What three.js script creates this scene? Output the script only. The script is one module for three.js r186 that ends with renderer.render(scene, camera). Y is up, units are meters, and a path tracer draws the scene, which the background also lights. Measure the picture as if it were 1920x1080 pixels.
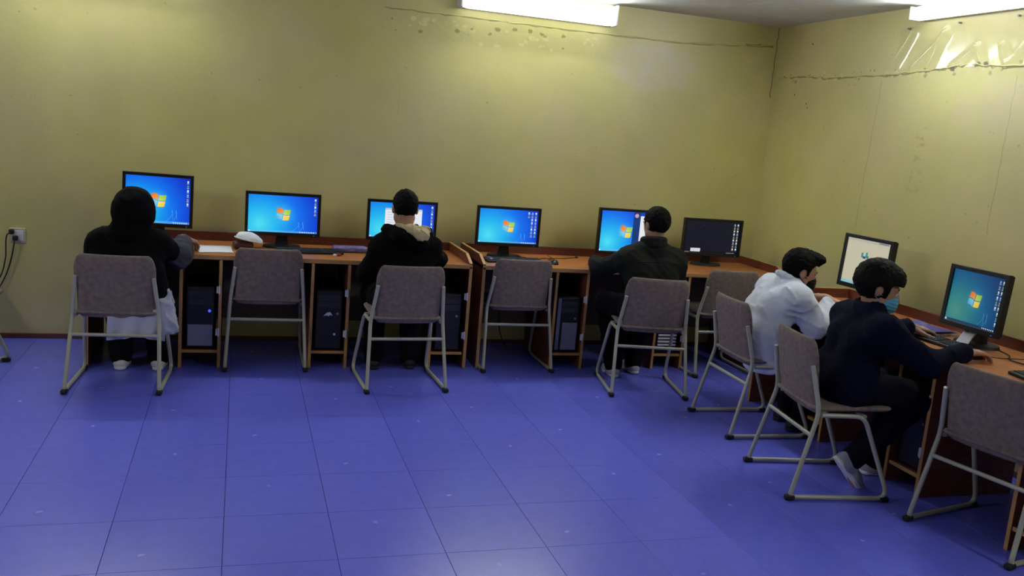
import * as THREE from 'three';
import { RoundedBoxGeometry } from 'three/addons/geometries/RoundedBoxGeometry.js';
import { mergeGeometries, mergeVertices } from 'three/addons/utils/BufferGeometryUtils.js';
import { RectAreaLightUniformsLib } from 'three/addons/lights/RectAreaLightUniformsLib.js';
import { ImprovedNoise } from 'three/addons/math/ImprovedNoise.js';

// ---------------------------------------------------------------- camera, exposure
const scene = new THREE.Scene();
scene.background = new THREE.Color(0x000000);
const D2R = Math.PI / 180;
const camera = new THREE.PerspectiveCamera(2 * Math.atan(540 / 1669.57) / D2R, 1920 / 1080, 0.05, 60);
camera.position.set(0, 1.65, 0);
camera.rotation.order = 'YXZ';
camera.rotation.set(-9.935 * D2R, -17.477 * D2R, 4.879 * D2R);
const renderer = new THREE.WebGLRenderer({ antialias: true });
renderer.toneMapping = THREE.LinearToneMapping;
renderer.toneMappingExposure = 1.0;
renderer.shadowMap.enabled = true;
RectAreaLightUniformsLib.init();
const TUBE = { nits: 50, glow: 3.0, tint: new THREE.Color(0.97, 1.0, 0.96) };   // the strip lights (below)

// ---------------------------------------------------------------- room measures
const ROOM = { x0: -3.1, x1: 4.16, z0: -6.55, z1: 1.8, h: 2.66, t: 0.2 };
const DESK_H = 0.73;

// ---------------------------------------------------------------- helpers
let seed = 12345;
const rnd = () => { seed = (seed + 0x6D2B79F5) | 0; let t = Math.imul(seed ^ (seed >>> 15), 1 | seed); t = (t + Math.imul(t ^ (t >>> 7), 61 | t)) ^ t; return ((t ^ (t >>> 14)) >>> 0) / 4294967296; };
const PN = new ImprovedNoise();
const noise = (x, y, z = 0) => PN.noise(x, y, z);
const fbm = (x, y, z = 0) => noise(x, y, z) * 0.55 + noise(x * 2.1, y * 2.1, z + 7) * 0.28 + noise(x * 4.3, y * 4.3, z + 13) * 0.17;
const clamp = (v, a = 0, b = 1) => Math.min(b, Math.max(a, v));
const sstep = (a, b, v) => { const t = clamp((v - a) / (b - a)); return t * t * (3 - 2 * t); };
const V = (x, y, z) => new THREE.Vector3(x, y, z);

const used = {};
function numbered(name) { const n = used[name] || 0; used[name] = n + 1; return n ? `${name}_${String(n).padStart(3, '0')}` : name; }
function shade(o) { o.castShadow = true; o.receiveShadow = true; return o; }
function part(parent, name, geometry, material, label) {
  const m = shade(new THREE.Mesh(geometry, material)); m.name = name; parent.add(m);
  if (label) m.userData.label = label;
  return m;
}
function thing(name, label, category, [x, y, z] = [0, 0, 0], turn = 0, group) {
  const o = new THREE.Group(); o.name = numbered(name); o.position.set(x, y, z); o.rotation.y = turn; scene.add(o);
  o.userData = { label, category }; if (group) o.userData.group = group;
  return o;
}
function structure(name, geometry, material, label, category) {
  const o = geometry ? shade(new THREE.Mesh(geometry, material)) : new THREE.Group();
  o.name = name; o.userData = { kind: 'structure', label, category }; scene.add(o); return o;
}
function uvBox(g, s = 1) {       // uv in metres, taken from the face direction
  if (g.index) g = g.toNonIndexed();
  const p = g.attributes.position, uv = new Float32Array(p.count * 2), a = V(), b = V(), c = V(), n = V();
  for (let i = 0; i < p.count; i += 3) {
    a.fromBufferAttribute(p, i); b.fromBufferAttribute(p, i + 1); c.fromBufferAttribute(p, i + 2);
    n.copy(b).sub(a).cross(c.clone().sub(a));
    const ax = Math.abs(n.x), ay = Math.abs(n.y), az = Math.abs(n.z);
    [a, b, c].forEach((q, k) => {
      const u = ax > ay && ax > az ? q.z : q.x, v = ay >= ax && ay >= az ? q.z : q.y;
      uv[(i + k) * 2] = u * s; uv[(i + k) * 2 + 1] = v * s;
    });
  }
  g.setAttribute('uv', new THREE.BufferAttribute(uv, 2));
  return g;
}
function box(w, h, d, x = 0, y = 0, z = 0, r = 0.0015) {
  const g = r > 0 ? new RoundedBoxGeometry(w, h, d, 1, Math.min(r, w / 2.01, h / 2.01, d / 2.01)) : new THREE.BoxGeometry(w, h, d);
  g.translate(x, y, z); return uvBox(g);
}
function merge(list) {
  return mergeGeometries(list.map((g) => { g = g.index ? g.toNonIndexed() : g; for (const k of Object.keys(g.attributes)) if (!['position', 'normal', 'uv'].includes(k)) g.deleteAttribute(k); return g; }));
}
function fillet(pts, radius) {   // polyline with rounded corners
  const out = [pts[0].clone()];
  for (let i = 1; i < pts.length - 1; i++) {
    const r = Array.isArray(radius) ? radius[i - 1] : radius;
    const a = pts[i - 1], b = pts[i], c = pts[i + 1];
    const d1 = a.clone().sub(b), d2 = c.clone().sub(b);
    const p = b.clone().add(d1.setLength(Math.min(r, d1.length() * 0.48))), q = b.clone().add(d2.setLength(Math.min(r, d2.length() * 0.48)));
    for (let k = 0; k <= 6; k++) { const t = k / 6; out.push(p.clone().multiplyScalar((1 - t) * (1 - t)).addScaledVector(b, 2 * t * (1 - t)).addScaledVector(q, t * t)); }
  }
  out.push(pts[pts.length - 1].clone());
  return out;
}
function sweep(pts, r, n = 10) { // round bar along a polyline, closed ends
  const P = [], N = [], U = [], I = [];
  let nrm = null, len = 0;
  const rad = (i) => (typeof r === 'function' ? r(i / (pts.length - 1)) : r);
  for (let i = 0; i < pts.length; i++) {
    const t = pts[Math.min(i + 1, pts.length - 1)].clone().sub(pts[Math.max(i - 1, 0)]).normalize();
    if (!nrm) nrm = Math.abs(t.y) < 0.9 ? V(0, 1, 0) : V(1, 0, 0);
    nrm.addScaledVector(t, -nrm.dot(t)).normalize();
    const bin = t.clone().cross(nrm);
    if (i) len += pts[i].distanceTo(pts[i - 1]);
    for (let k = 0; k <= n; k++) {
      const a = (k / n) * Math.PI * 2, d = nrm.clone().multiplyScalar(Math.cos(a)).addScaledVector(bin, Math.sin(a));
      P.push(pts[i].x + d.x * rad(i), pts[i].y + d.y * rad(i), pts[i].z + d.z * rad(i)); N.push(d.x, d.y, d.z); U.push(len, (k / n) * rad(i) * 6.28);
    }
  }
  const w = n + 1;
  for (let i = 0; i < pts.length - 1; i++) for (let k = 0; k < n; k++) { const a = i * w + k; I.push(a, a + 1, a + w, a + 1, a + w + 1, a + w); }
  for (const [row, flip] of [[0, 1], [pts.length - 1, 0]]) {
    const c = P.length / 3, t = row ? pts[row].clone().sub(pts[row - 1]).normalize() : pts[0].clone().sub(pts[1]).normalize();
    P.push(pts[row].x, pts[row].y, pts[row].z); N.push(t.x, t.y, t.z); U.push(0, 0);
    for (let k = 0; k <= n; k++) { const q = (row * w + k) * 3; P.push(P[q], P[q + 1], P[q + 2]); N.push(t.x, t.y, t.z); U.push(0, 0); }
    for (let k = 0; k < n; k++) flip ? I.push(c, c + 2 + k, c + 1 + k) : I.push(c, c + 1 + k, c + 2 + k);
  }
  const g = new THREE.BufferGeometry();
  g.setAttribute('position', new THREE.Float32BufferAttribute(P, 3)); g.setAttribute('normal', new THREE.Float32BufferAttribute(N, 3)); g.setAttribute('uv', new THREE.Float32BufferAttribute(U, 2));
  g.setIndex(I); return g;
}
function pad(half, h, th, bend = 0, nu = 20, nv = 20) {   // upholstered slab in the xy plane: half(v) is half the width at height v, th the full thickness
  const P = [], U = [], I = [], w = nu + 1;
  for (const s of [1, -1]) for (let j = 0; j <= nv; j++) for (let i = 0; i <= nu; i++) {
    const u = (i / nu) * 2 - 1, v = (j / nv) * 2 - 1;
    const ru = Math.sign(u) * (1 - Math.pow(1 - Math.abs(u), 1.8)), rv = Math.sign(v) * (1 - Math.pow(1 - Math.abs(v), 1.8));
    const y = (rv * 0.5 + 0.5) * h, corner = Math.pow(Math.abs(rv), 14) * 0.025;
    const x = ru * (half(y / h) - corner), f = Math.pow(Math.max(0, 1 - Math.pow(Math.abs(ru), 10)), 0.5) * Math.pow(Math.max(0, 1 - Math.pow(Math.abs(rv), 10)), 0.5);
    P.push(x, y, s * th * 0.5 * f + bend * ru * ru); U.push(x, y);
  }
  const o = w * (nv + 1);
  for (let j = 0; j < nv; j++) for (let i = 0; i < nu; i++) { const a = j * w + i; I.push(a, a + 1, a + w, a + 1, a + w + 1, a + w, o + a, o + a + w, o + a + 1, o + a + 1, o + a + w, o + a + w + 1); }
  let g = new THREE.BufferGeometry();
  g.setAttribute('position', new THREE.Float32BufferAttribute(P, 3)); g.setAttribute('uv', new THREE.Float32BufferAttribute(U, 2)); g.setIndex(I);
  g = mergeVertices(g, 1e-5); g.computeVertexNormals(); return g;
}
const tf = (g, { p = [0, 0, 0], r = [0, 0, 0], s = [1, 1, 1] }) => g.clone().applyMatrix4(new THREE.Matrix4().compose(V(...p), new THREE.Quaternion().setFromEuler(new THREE.Euler(...r)), V(...s)));

// ---------------------------------------------------------------- textures and materials
function canvas(w, h) { const c = document.createElement('canvas'); c.width = w; c.height = h; return c; }
function paint(w, h, fn) {
  const c = canvas(w, h), x = c.getContext('2d'), im = x.createImageData(w, h), d = im.data;
  for (let j = 0; j < h; j++) for (let i = 0; i < w; i++) { const q = fn(i, j), k = (j * w + i) * 4; d[k] = q[0]; d[k + 1] = q[1]; d[k + 2] = q[2]; d[k + 3] = 255; }
  x.putImageData(im, 0, 0); return c;
}
function tex(c, srgb = true, rx = 1, ry = 1) {
  const t = new THREE.CanvasTexture(c); t.wrapS = t.wrapT = THREE.RepeatWrapping; t.repeat.set(rx, ry);
  t.magFilter = THREE.LinearFilter; if (srgb) t.colorSpace = THREE.SRGBColorSpace; return t;
}
const M = (o) => new THREE.MeshStandardMaterial(o);
const PM = (o) => new THREE.MeshPhysicalMaterial(o);

const woodC = paint(1024, 256, (i, j) => {
  const g = fbm(i * 0.006, j * 0.09, 3), s = noise(i * 0.02, j * 0.7, 9) * 0.5 + noise(i * 0.05, j * 1.6, 2) * 0.3;
  const k = 1 + g * 0.28 + s * 0.16; return [168 * k, 104 * k, 52 * k];
});
const woodT = tex(woodC, true, 0.8, 2.5);
const woodRedC = paint(1024, 256, (i, j) => {
  const g = fbm(i * 0.006, j * 0.09, 33), s = noise(i * 0.02, j * 0.7, 19) * 0.5;
  const k = 1 + g * 0.3 + s * 0.18; return [112 * k, 58 * k, 40 * k];
});
const woodRedT = tex(woodRedC, true, 0.8, 2.5);
const fabricC = paint(512, 512, (i, j) => {
  const k = 1 + ((i >> 1) % 2 ? 0.05 : -0.05) + ((j >> 1) % 2 ? 0.04 : -0.04) + fbm(i * 0.02, j * 0.02, 5) * 0.25 + (rnd() - 0.5) * 0.12;
  return [124 * k, 110 * k, 101 * k];
});
const fabricT = tex(fabricC, true, 3, 3);
const MAT = {
  wood: M({ map: woodT, roughness: 0.42 }),
  woodPanel: M({ map: woodRedT, roughness: 0.5 }),
  woodEdge: M({ color: 0xb98d55, roughness: 0.55 }),
  woodDark: M({ color: 0x86766a, roughness: 0.65 }),
  hinge: M({ color: 0xd8dade, roughness: 0.4, metalness: 0.2 }),
  fabric: PM({ map: fabricT, roughness: 0.92, sheen: 0.2 }),
  frame: M({ color: 0xb4b4a0, roughness: 0.4, metalness: 0.1 }),
  rubber: M({ color: 0x17171b, roughness: 0.7 }),
  blackPlastic: M({ color: 0x0d0e11, roughness: 0.38 }),
  matBlack: M({ color: 0x121317, roughness: 0.6 }),
  darkGrey: M({ color: 0x2a2c31, roughness: 0.5 }),
  silver: M({ color: 0x8a8d98, roughness: 0.4, metalness: 0.4 }),
  white: M({ color: 0xe6e6ea, roughness: 0.5 }),
  paper: M({ color: 0xeef0f4, roughness: 0.8 }),
  socket: M({ color: 0xc9bfae, roughness: 0.45 }),
};

// ---------------------------------------------------------------- the room
// paint on plaster: colour in linear-ish sRGB bytes; marks (cracks, chips, stains) sit where the photograph shows them
function plaster(w, h, base, sd, marks) {
  const c = paint(w, h, (i, j) => {
    const u = i / 250, v = j / 250;
    const big = fbm(u * 0.6, v * 0.6, sd), mid = fbm(u * 2.3, v * 2.3, sd + 4), fine = noise(i * 0.21, j * 0.21, sd) * 0.5 + (rnd() - 0.5) * 0.35;
    const k = 1 + big * 0.10 + mid * 0.05 + fine * 0.025, q = fbm(u * 1.1 + 5, v * 1.1, sd + 21);
    return [base[0] * k * (1 + q * 0.03), base[1] * k, base[2] * k * (1 + q * 0.22)];
  });
  if (marks) marks(c.getContext('2d'), (x) => x); return c;
}
function plasterBump(w, h, sd, marks) {
  const c = paint(w, h, (i, j) => { const v = 128 + fbm(i * 0.012, j * 0.012, sd) * 70 + fbm(i * 0.06, j * 0.06, sd + 3) * 40 + noise(i * 0.3, j * 0.3, sd) * 10; return [v, v, v]; });
  if (marks) marks(c.getContext('2d')); return c;
}
const PAINT = [208, 200, 134];
function jag(ctx, pts, amp, steps = 10) {
  ctx.beginPath(); ctx.moveTo(...pts[0]);
  for (let i = 1; i < pts.length; i++) for (let k = 1; k <= steps; k++) {
    const t = k / steps, x = pts[i - 1][0] + (pts[i][0] - pts[i - 1][0]) * t, y = pts[i - 1][1] + (pts[i][1] - pts[i - 1][1]) * t;
    ctx.lineTo(x + (rnd() - 0.5) * amp, y + (rnd() - 0.5) * amp);
  }
  ctx.stroke();
}
function speck(ctx, x, y, r, col) { ctx.fillStyle = col; ctx.beginPath(); for (let k = 0; k < 9; k++) { const a = k / 9 * 6.283, q = r * (0.6 + rnd() * 0.7); ctx.lineTo(x + Math.cos(a) * q * 1.4, y + Math.sin(a) * q); } ctx.fill(); }
const BW = ROOM.x1 - ROOM.x0, RW = ROOM.z1 - ROOM.z0, WH = ROOM.h;
const pxB = (x, y) => [(x - ROOM.x0) / BW * 2048, (1 - y / WH) * 750];           // point of the back wall -> texel
const pxR = (z, y) => [(z - ROOM.z0) / RW * 2048, (1 - y / WH) * 652];           // point of the right wall -> texel
const crackB = [[0.95, 2.44], [1.63, 2.435], [2.4, 2.435], [3.3, 2.44], [4.1, 2.5]];
const crackR = [[-6.5, 2.245], [-6.2, 2.26], [-5.9, 2.235], [-5.1, 2.235], [-4.75, 2.25], [-4.5, 2.27], [-4.2, 2.245], [-3.6, 2.25]];
const marksB = (dark) => (ctx) => {
  ctx.lineCap = 'round';
  ctx.strokeStyle = dark ? '#5a5a5a' : 'rgba(70,60,20,0.55)'; ctx.lineWidth = 1.6; jag(ctx, crackB.map((p) => pxB(...p)), 3, 14);
  ctx.strokeStyle = dark ? '#707070' : 'rgba(60,50,20,0.8)'; ctx.lineWidth = 1.5; jag(ctx, [pxB(3.85, 2.495), pxB(4.1, 2.505)], 3, 8); jag(ctx, [pxB(4.135, 2.65), pxB(4.13, 2.1)], 3, 16);
  ctx.strokeStyle = dark ? '#b0b0b0' : 'rgba(206,196,120,0.9)'; ctx.lineWidth = 3; jag(ctx, [pxB(1.04, 2.05), pxB(1.09, 1.9), pxB(1.08, 1.7)], 6, 8);
  for (let k = 0; k < 46; k++) { const t = rnd(), q = pxB(1.0 + t * 1.6, 2.40 - rnd() * 0.07 + (rnd() < 0.2 ? -0.08 : 0)); speck(ctx, q[0], q[1], 1.5 + rnd() * 3.5, dark ? (rnd() < 0.5 ? '#c8c8c8' : '#505050') : (rnd() < 0.6 ? 'rgba(226,216,150,0.75)' : 'rgba(110,96,40,0.5)')); }
  for (let k = 0; k < 60; k++) { const q = pxB(-2 + rnd() * 6, 1.1 + rnd() * 1.4); speck(ctx, q[0], q[1], 0.6 + rnd() * 1.3, dark ? '#757575' : 'rgba(110,98,50,0.28)'); }
  if (!dark) {       // scraped, chalky patch of bare filler near the corner
    for (let k = 0; k < 170; k++) { const a = rnd() * 6.283, r = Math.sqrt(rnd()), q = pxB(3.05 + Math.cos(a) * r * 0.36, 2.24 + Math.sin(a) * r * 0.17); speck(ctx, q[0], q[1], 6 + rnd() * 10, 'rgba(208,203,184,0.11)'); }
  }
};
const marksR = (dark) => (ctx) => {
  ctx.lineCap = 'round';
  ctx.strokeStyle = dark ? '#505050' : 'rgba(70,60,25,0.7)'; ctx.lineWidth = 1.8; jag(ctx, crackR.map((p) => pxR(...p)), 4, 12);
  for (let k = 0; k < 90; k++) { const q = pxR(-6.45 + rnd() * 3.4, 2.25 + (rnd() - 0.5) * 0.07); speck(ctx, q[0], q[1], 1 + rnd() * 2.6, dark ? (rnd() < 0.5 ? '#c0c0c0' : '#5a5a5a') : (rnd() < 0.5 ? 'rgba(222,212,150,0.6)' : 'rgba(100,86,40,0.45)')); }
  for (const [z, y, r] of [[-4.62, 2.25, 4], [-4.43, 2.275, 4], [-4.36, 2.275, 3], [-6.1, 2.5, 2], [-6.25, 2.12, 1.6], [-6.08, 2.05, 1.6], [-6.06, 2.02, 1.4]]) { const q = pxR(z, y); speck(ctx, q[0], q[1], r, dark ? '#404040' : 'rgba(52,42,20,0.85)'); }
  if (!dark) {
    for (let k = 0; k < 26; k++) { const t = rnd(), q = pxR(-4.80 + (rnd() - 0.5) * 0.10, 1.9 - t * 0.42); speck(ctx, q[0], q[1], 1 + rnd() * 3, 'rgba(128,100,52,0.12)'); }   // rusty run-off stain
    ctx.strokeStyle = 'rgba(110,100,60,0.35)'; ctx.lineWidth = 1.2; jag(ctx, [pxR(-5.25, 2.2), pxR(-5.3, 1.2)], 2, 20); jag(ctx, [pxR(-4.12, 2.2), pxR(-4.14, 1.3)], 2, 20);
    for (let k = 0; k < 150; k++) { const a = rnd() * 6.283, r = Math.sqrt(rnd()), q = pxR(-4.15 + Math.cos(a) * r * 0.45, 2.02 + Math.sin(a) * r * 0.16); speck(ctx, q[0], q[1], 5 + rnd() * 8, 'rgba(205,200,180,0.07)'); }
  }
  for (let k = 0; k < 60; k++) { const q = pxR(-6.4 + rnd() * 3.4, 1.0 + rnd() * 1.4); speck(ctx, q[0], q[1], 0.6 + rnd() * 1.2, dark ? '#757575' : 'rgba(110,98,50,0.28)'); }
};
function wallMat(c, b, bump = 0.0022) { return PM({ map: tex(c), bumpMap: tex(b, false), bumpScale: bump, roughness: 0.42, clearcoat: 0.6, clearcoatRoughness: 0.42 }); }
function planeUV(g, ux, uy) {   // whole-face uv for a wall slab
  const p = g.attributes.position, uv = new Float32Array(p.count * 2);
  for (let i = 0; i < p.count; i++) { uv[i * 2] = ux(p.getX(i), p.getZ(i)); uv[i * 2 + 1] = p.getY(i) / WH; }
  g.setAttribute('uv', new THREE.BufferAttribute(uv, 2)); return g;
}
const T = ROOM.t;
const bw = new THREE.BoxGeometry(BW + 2 * T, WH + T, T); bw.translate((ROOM.x0 + ROOM.x1) / 2, (WH + T) / 2 - T * 0.5, ROOM.z0 - T / 2);
structure('wall_back', planeUV(bw, (x) => (x - ROOM.x0) / BW), wallMat(plaster(2048, 750, PAINT, 1, marksB(false)), plasterBump(2048, 750, 2, marksB(true))), 'yellow painted plaster wall behind the long row of desks', 'wall');
const rw = new THREE.BoxGeometry(T, WH + T, RW + 2 * T); rw.translate(ROOM.x1 + T / 2, (WH + T) / 2 - T * 0.5, (ROOM.z0 + ROOM.z1) / 2);
structure('wall_right', planeUV(rw, (x, z) => (z - ROOM.z0) / RW), wallMat(plaster(2048, 652, PAINT, 11, marksR(false)), plasterBump(2048, 652, 12, marksR(true))), 'yellow painted plaster wall with a cracked ledge line on the right', 'wall');
const plainC = plaster(1024, 512, PAINT, 31), plainB = plasterBump(512, 256, 32), plainM = wallMat(plainC, plainB);
const lw = new THREE.BoxGeometry(T, WH + T, RW + 2 * T); lw.translate(ROOM.x0 - T / 2, (WH + T) / 2 - T * 0.5, (ROOM.z0 + ROOM.z1) / 2);
structure('wall_left', planeUV(lw, (x, z) => (z - ROOM.z0) / 4), plainM, 'plain yellow painted plaster wall on the left', 'wall');
const fw = new THREE.BoxGeometry(BW + 2 * T, WH + T, T); fw.translate((ROOM.x0 + ROOM.x1) / 2, (WH + T) / 2 - T * 0.5, ROOM.z1 + T / 2);
structure('wall_front', planeUV(fw, (x) => (x - ROOM.x0) / 4), plainM, 'plain yellow painted plaster wall opposite the desks', 'wall');
const ceilC = paint(512, 512, (i, j) => { const k = 1 + fbm(i * 0.01, j * 0.01, 41) * 0.12 + fbm(i * 0.08, j * 0.08, 43) * 0.06; return [218 * k, 221 * k, 220 * k]; });
const cg = box(BW + 2 * T, T, RW + 2 * T, (ROOM.x0 + ROOM.x1) / 2, WH + T / 2, (ROOM.z0 + ROOM.z1) / 2, 0);
structure('ceiling', cg, M({ map: tex(ceilC, true, 0.3, 0.3), roughness: 0.85 }), 'off-white plaster ceiling above the corner', 'ceiling');

// lumpy plaster ridges where the wall meets the beam
function ridge(name, pts, axis, label, mat) {
  const line = []; for (let i = 0; i < pts.length - 1; i++) for (let k = 0; k < 14; k++) { const t = k / 14; line.push(pts[i].clone().lerp(pts[i + 1], t)); } line.push(pts[pts.length - 1]);
  line.forEach((p, i) => { p.y += noise(i * 0.35, 3, 1) * 0.012; });
  structure(name, sweep(line, (t) => 0.0055 + 0.006 * noise(t * 60, 8, 2), 8), mat, label, 'trim');
}
const ridgeM = PM({ color: new THREE.Color().setRGB(0.62, 0.575, 0.23), roughness: 0.55 });
ridge('trim_1', crackB.map(([x, y]) => V(x, y + 0.006, ROOM.z0 - 0.003)), 'x', 'lumpy plaster ridge along the top of the back wall', ridgeM);
ridge('trim_2', crackR.map(([z, y]) => V(ROOM.x1 + 0.003, y + 0.006, z)), 'z', 'lumpy plaster ridge along the cracked line of the right wall', ridgeM);
const skirtM = M({ color: 0x6d4038, roughness: 0.6 });
structure('baseboard_back', box(BW, 0.035, 0.012, (ROOM.x0 + ROOM.x1) / 2, 0.0175, ROOM.z0 + 0.006), skirtM, 'low reddish brown skirting strip along the back wall', 'baseboard');
structure('baseboard_right', box(0.012, 0.035, RW - 0.02, ROOM.x1 - 0.006, 0.0175, (ROOM.z0 + ROOM.z1) / 2 + 0.01), skirtM, 'low reddish brown skirting strip along the right wall', 'baseboard');

// floor: polished tiles laid on a screed, joints recessed
const floor = structure('floor', null, null, 'polished blue-violet tiled floor of the classroom', 'floor');
part(floor, 'screed', box(BW + 2 * T, 0.1, RW + 2 * T, (ROOM.x0 + ROOM.x1) / 2, -0.0595, (ROOM.z0 + ROOM.z1) / 2, 0), M({ color: 0x5c5ea8, roughness: 0.9 }));
{
  const S = 0.42, floorRough = tex(paint(512, 512, (i, j) => { const v = 66 + fbm(i * 0.012, j * 0.012, 51) * 8; return [v, v, v]; }), false, 1.3, 1.3);
  const tones = [[104, 110, 226], [102, 108, 223], [106, 112, 229]].map((b, n) => PM({
    map: tex(paint(256, 256, (i, j) => { const k = 1 + fbm(i * 0.03, j * 0.03, 60 + n) * 0.04 + (rnd() - 0.5) * 0.06; return [b[0] * k, b[1] * k, b[2] * k]; }), true, 2, 2),
    roughnessMap: floorRough, roughness: 1.0,
  }));
  const gTile = [0, 1, 2, 3].map((k) => { const g = new RoundedBoxGeometry(S - 0.0018, 0.0095, S - 0.0018, 1, 0.0008); const u = uvBox(g); const a = u.attributes.uv; for (let i = 0; i < a.count; i++) a.setXY(i, a.getX(i) + k * 0.37, a.getY(i) + k * 0.23); return u; });
  const rest = []; let n = 0;
  const i0 = Math.floor((ROOM.x0 + 0.02) / S), i1 = Math.ceil((ROOM.x1 + 0.02) / S), j0 = Math.floor((ROOM.z0 + 4.85) / S), j1 = Math.ceil((ROOM.z1 + 4.85) / S);
  for (let i = i0; i < i1; i++) for (let j = j0; j < j1; j++) {
    let xa = -0.02 + i * S, xb = xa + S, za = -4.85 + j * S, zb = za + S;
    xa = Math.max(xa, ROOM.x0); xb = Math.min(xb, ROOM.x1); za = Math.max(za, ROOM.z0); zb = Math.min(zb, ROOM.z1);
    if (xb - xa < 0.01 || zb - za < 0.01) continue;
    const cx = (xa + xb) / 2, cz = (za + zb) / 2, seen = cz < -2.1 && cx > cz * 0.30 - 0.4;
    const k = (i * 7 + j * 13 + 400) % 4;
    if (seen && n < 290) {
      const t = part(floor, 'tile', gTile[k], tones[(i * 5 + j * 3 + 300) % 3]); t.position.set(cx, -0.00475, cz); t.scale.set((xb - xa) / S, 1, (zb - za) / S); n++;
    } else rest.push(tf(gTile[k], { p: [cx, -0.00475, cz], s: [(xb - xa) / S, 1, (zb - za) / S] }));
  }
  const r = part(floor, 'tiles', merge(rest), tones[0]); r.userData.kind = 'stuff';
}

// ---------------------------------------------------------------- strip lights on the walls
const opal = M({ color: 0xf4f6f4, roughness: 0.5, emissive: TUBE.tint.clone(), emissiveIntensity: TUBE.glow });
const housing = M({ color: 0xd8dad8, roughness: 0.5 });
function stripLight(label, [x, y, z], turn, tall, deep = 0.10, boost = 1) {
  // local: wall plane z = 0, the lamp looks along +z, x along the wall, y = 0 at the middle
  const t = thing('strip_light', label, 'lamp', [x, y, z], turn, 'fluorescent strip lights along the wall tops');
  const L = 1.22;
  part(t, 'housing', box(L, tall * 0.9, 0.03, 0, 0, 0.016, 0.004), housing);
  part(t, 'diffuser', new RoundedBoxGeometry(L - 0.05, tall, deep, 4, Math.min(tall, deep) * 0.42).translate(0, 0, 0.032 + deep / 2), opal);
  for (const s of [-1, 1]) part(t, 'end_cap', new RoundedBoxGeometry(0.018, tall * 1.02, deep * 1.0, 3, 0.008).translate(s * (L / 2 - 0.014), 0, 0.03 + deep / 2), housing);
  for (const [tilt, k] of [[0.55, 1.0], [-0.8, 0.9]]) {       // one lamp face looks down into the room, one up to the ceiling
    const a = new THREE.RectAreaLight(TUBE.tint, TUBE.nits * k * boost, L - 0.06, 0.07);
    const cy = -Math.sin(tilt) * (tall / 2 + 0.012), cz = 0.032 + deep / 2 + Math.cos(tilt) * (deep / 2 + 0.02) + 0.012;
    a.position.set(0, cy, cz); a.lookAt(0, cy - Math.sin(tilt), cz + Math.cos(tilt)); t.add(a);
  }
  return t;
}
stripLight('white strip light at the top of the back wall near its middle', [2.07, 2.565, ROOM.z0], 0, 0.15);
stripLight('white strip light at the top of the back wall above the hooded person', [-0.9, 2.565, ROOM.z0], 0, 0.15);
stripLight('white strip light at the top of the right wall above the plastic sheet', [ROOM.x1, 2.60, -4.34], -Math.PI / 2, 0.085, 0.085);
stripLight('white strip light on the right wall nearer the photographer', [ROOM.x1, 2.60, -0.9], -Math.PI / 2, 0.085, 0.085, 1.25);
stripLight('white strip light at the top of the left wall', [ROOM.x0, 2.60, -3.0], Math.PI / 2, 0.085, 0.085, 1.25);

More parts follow.
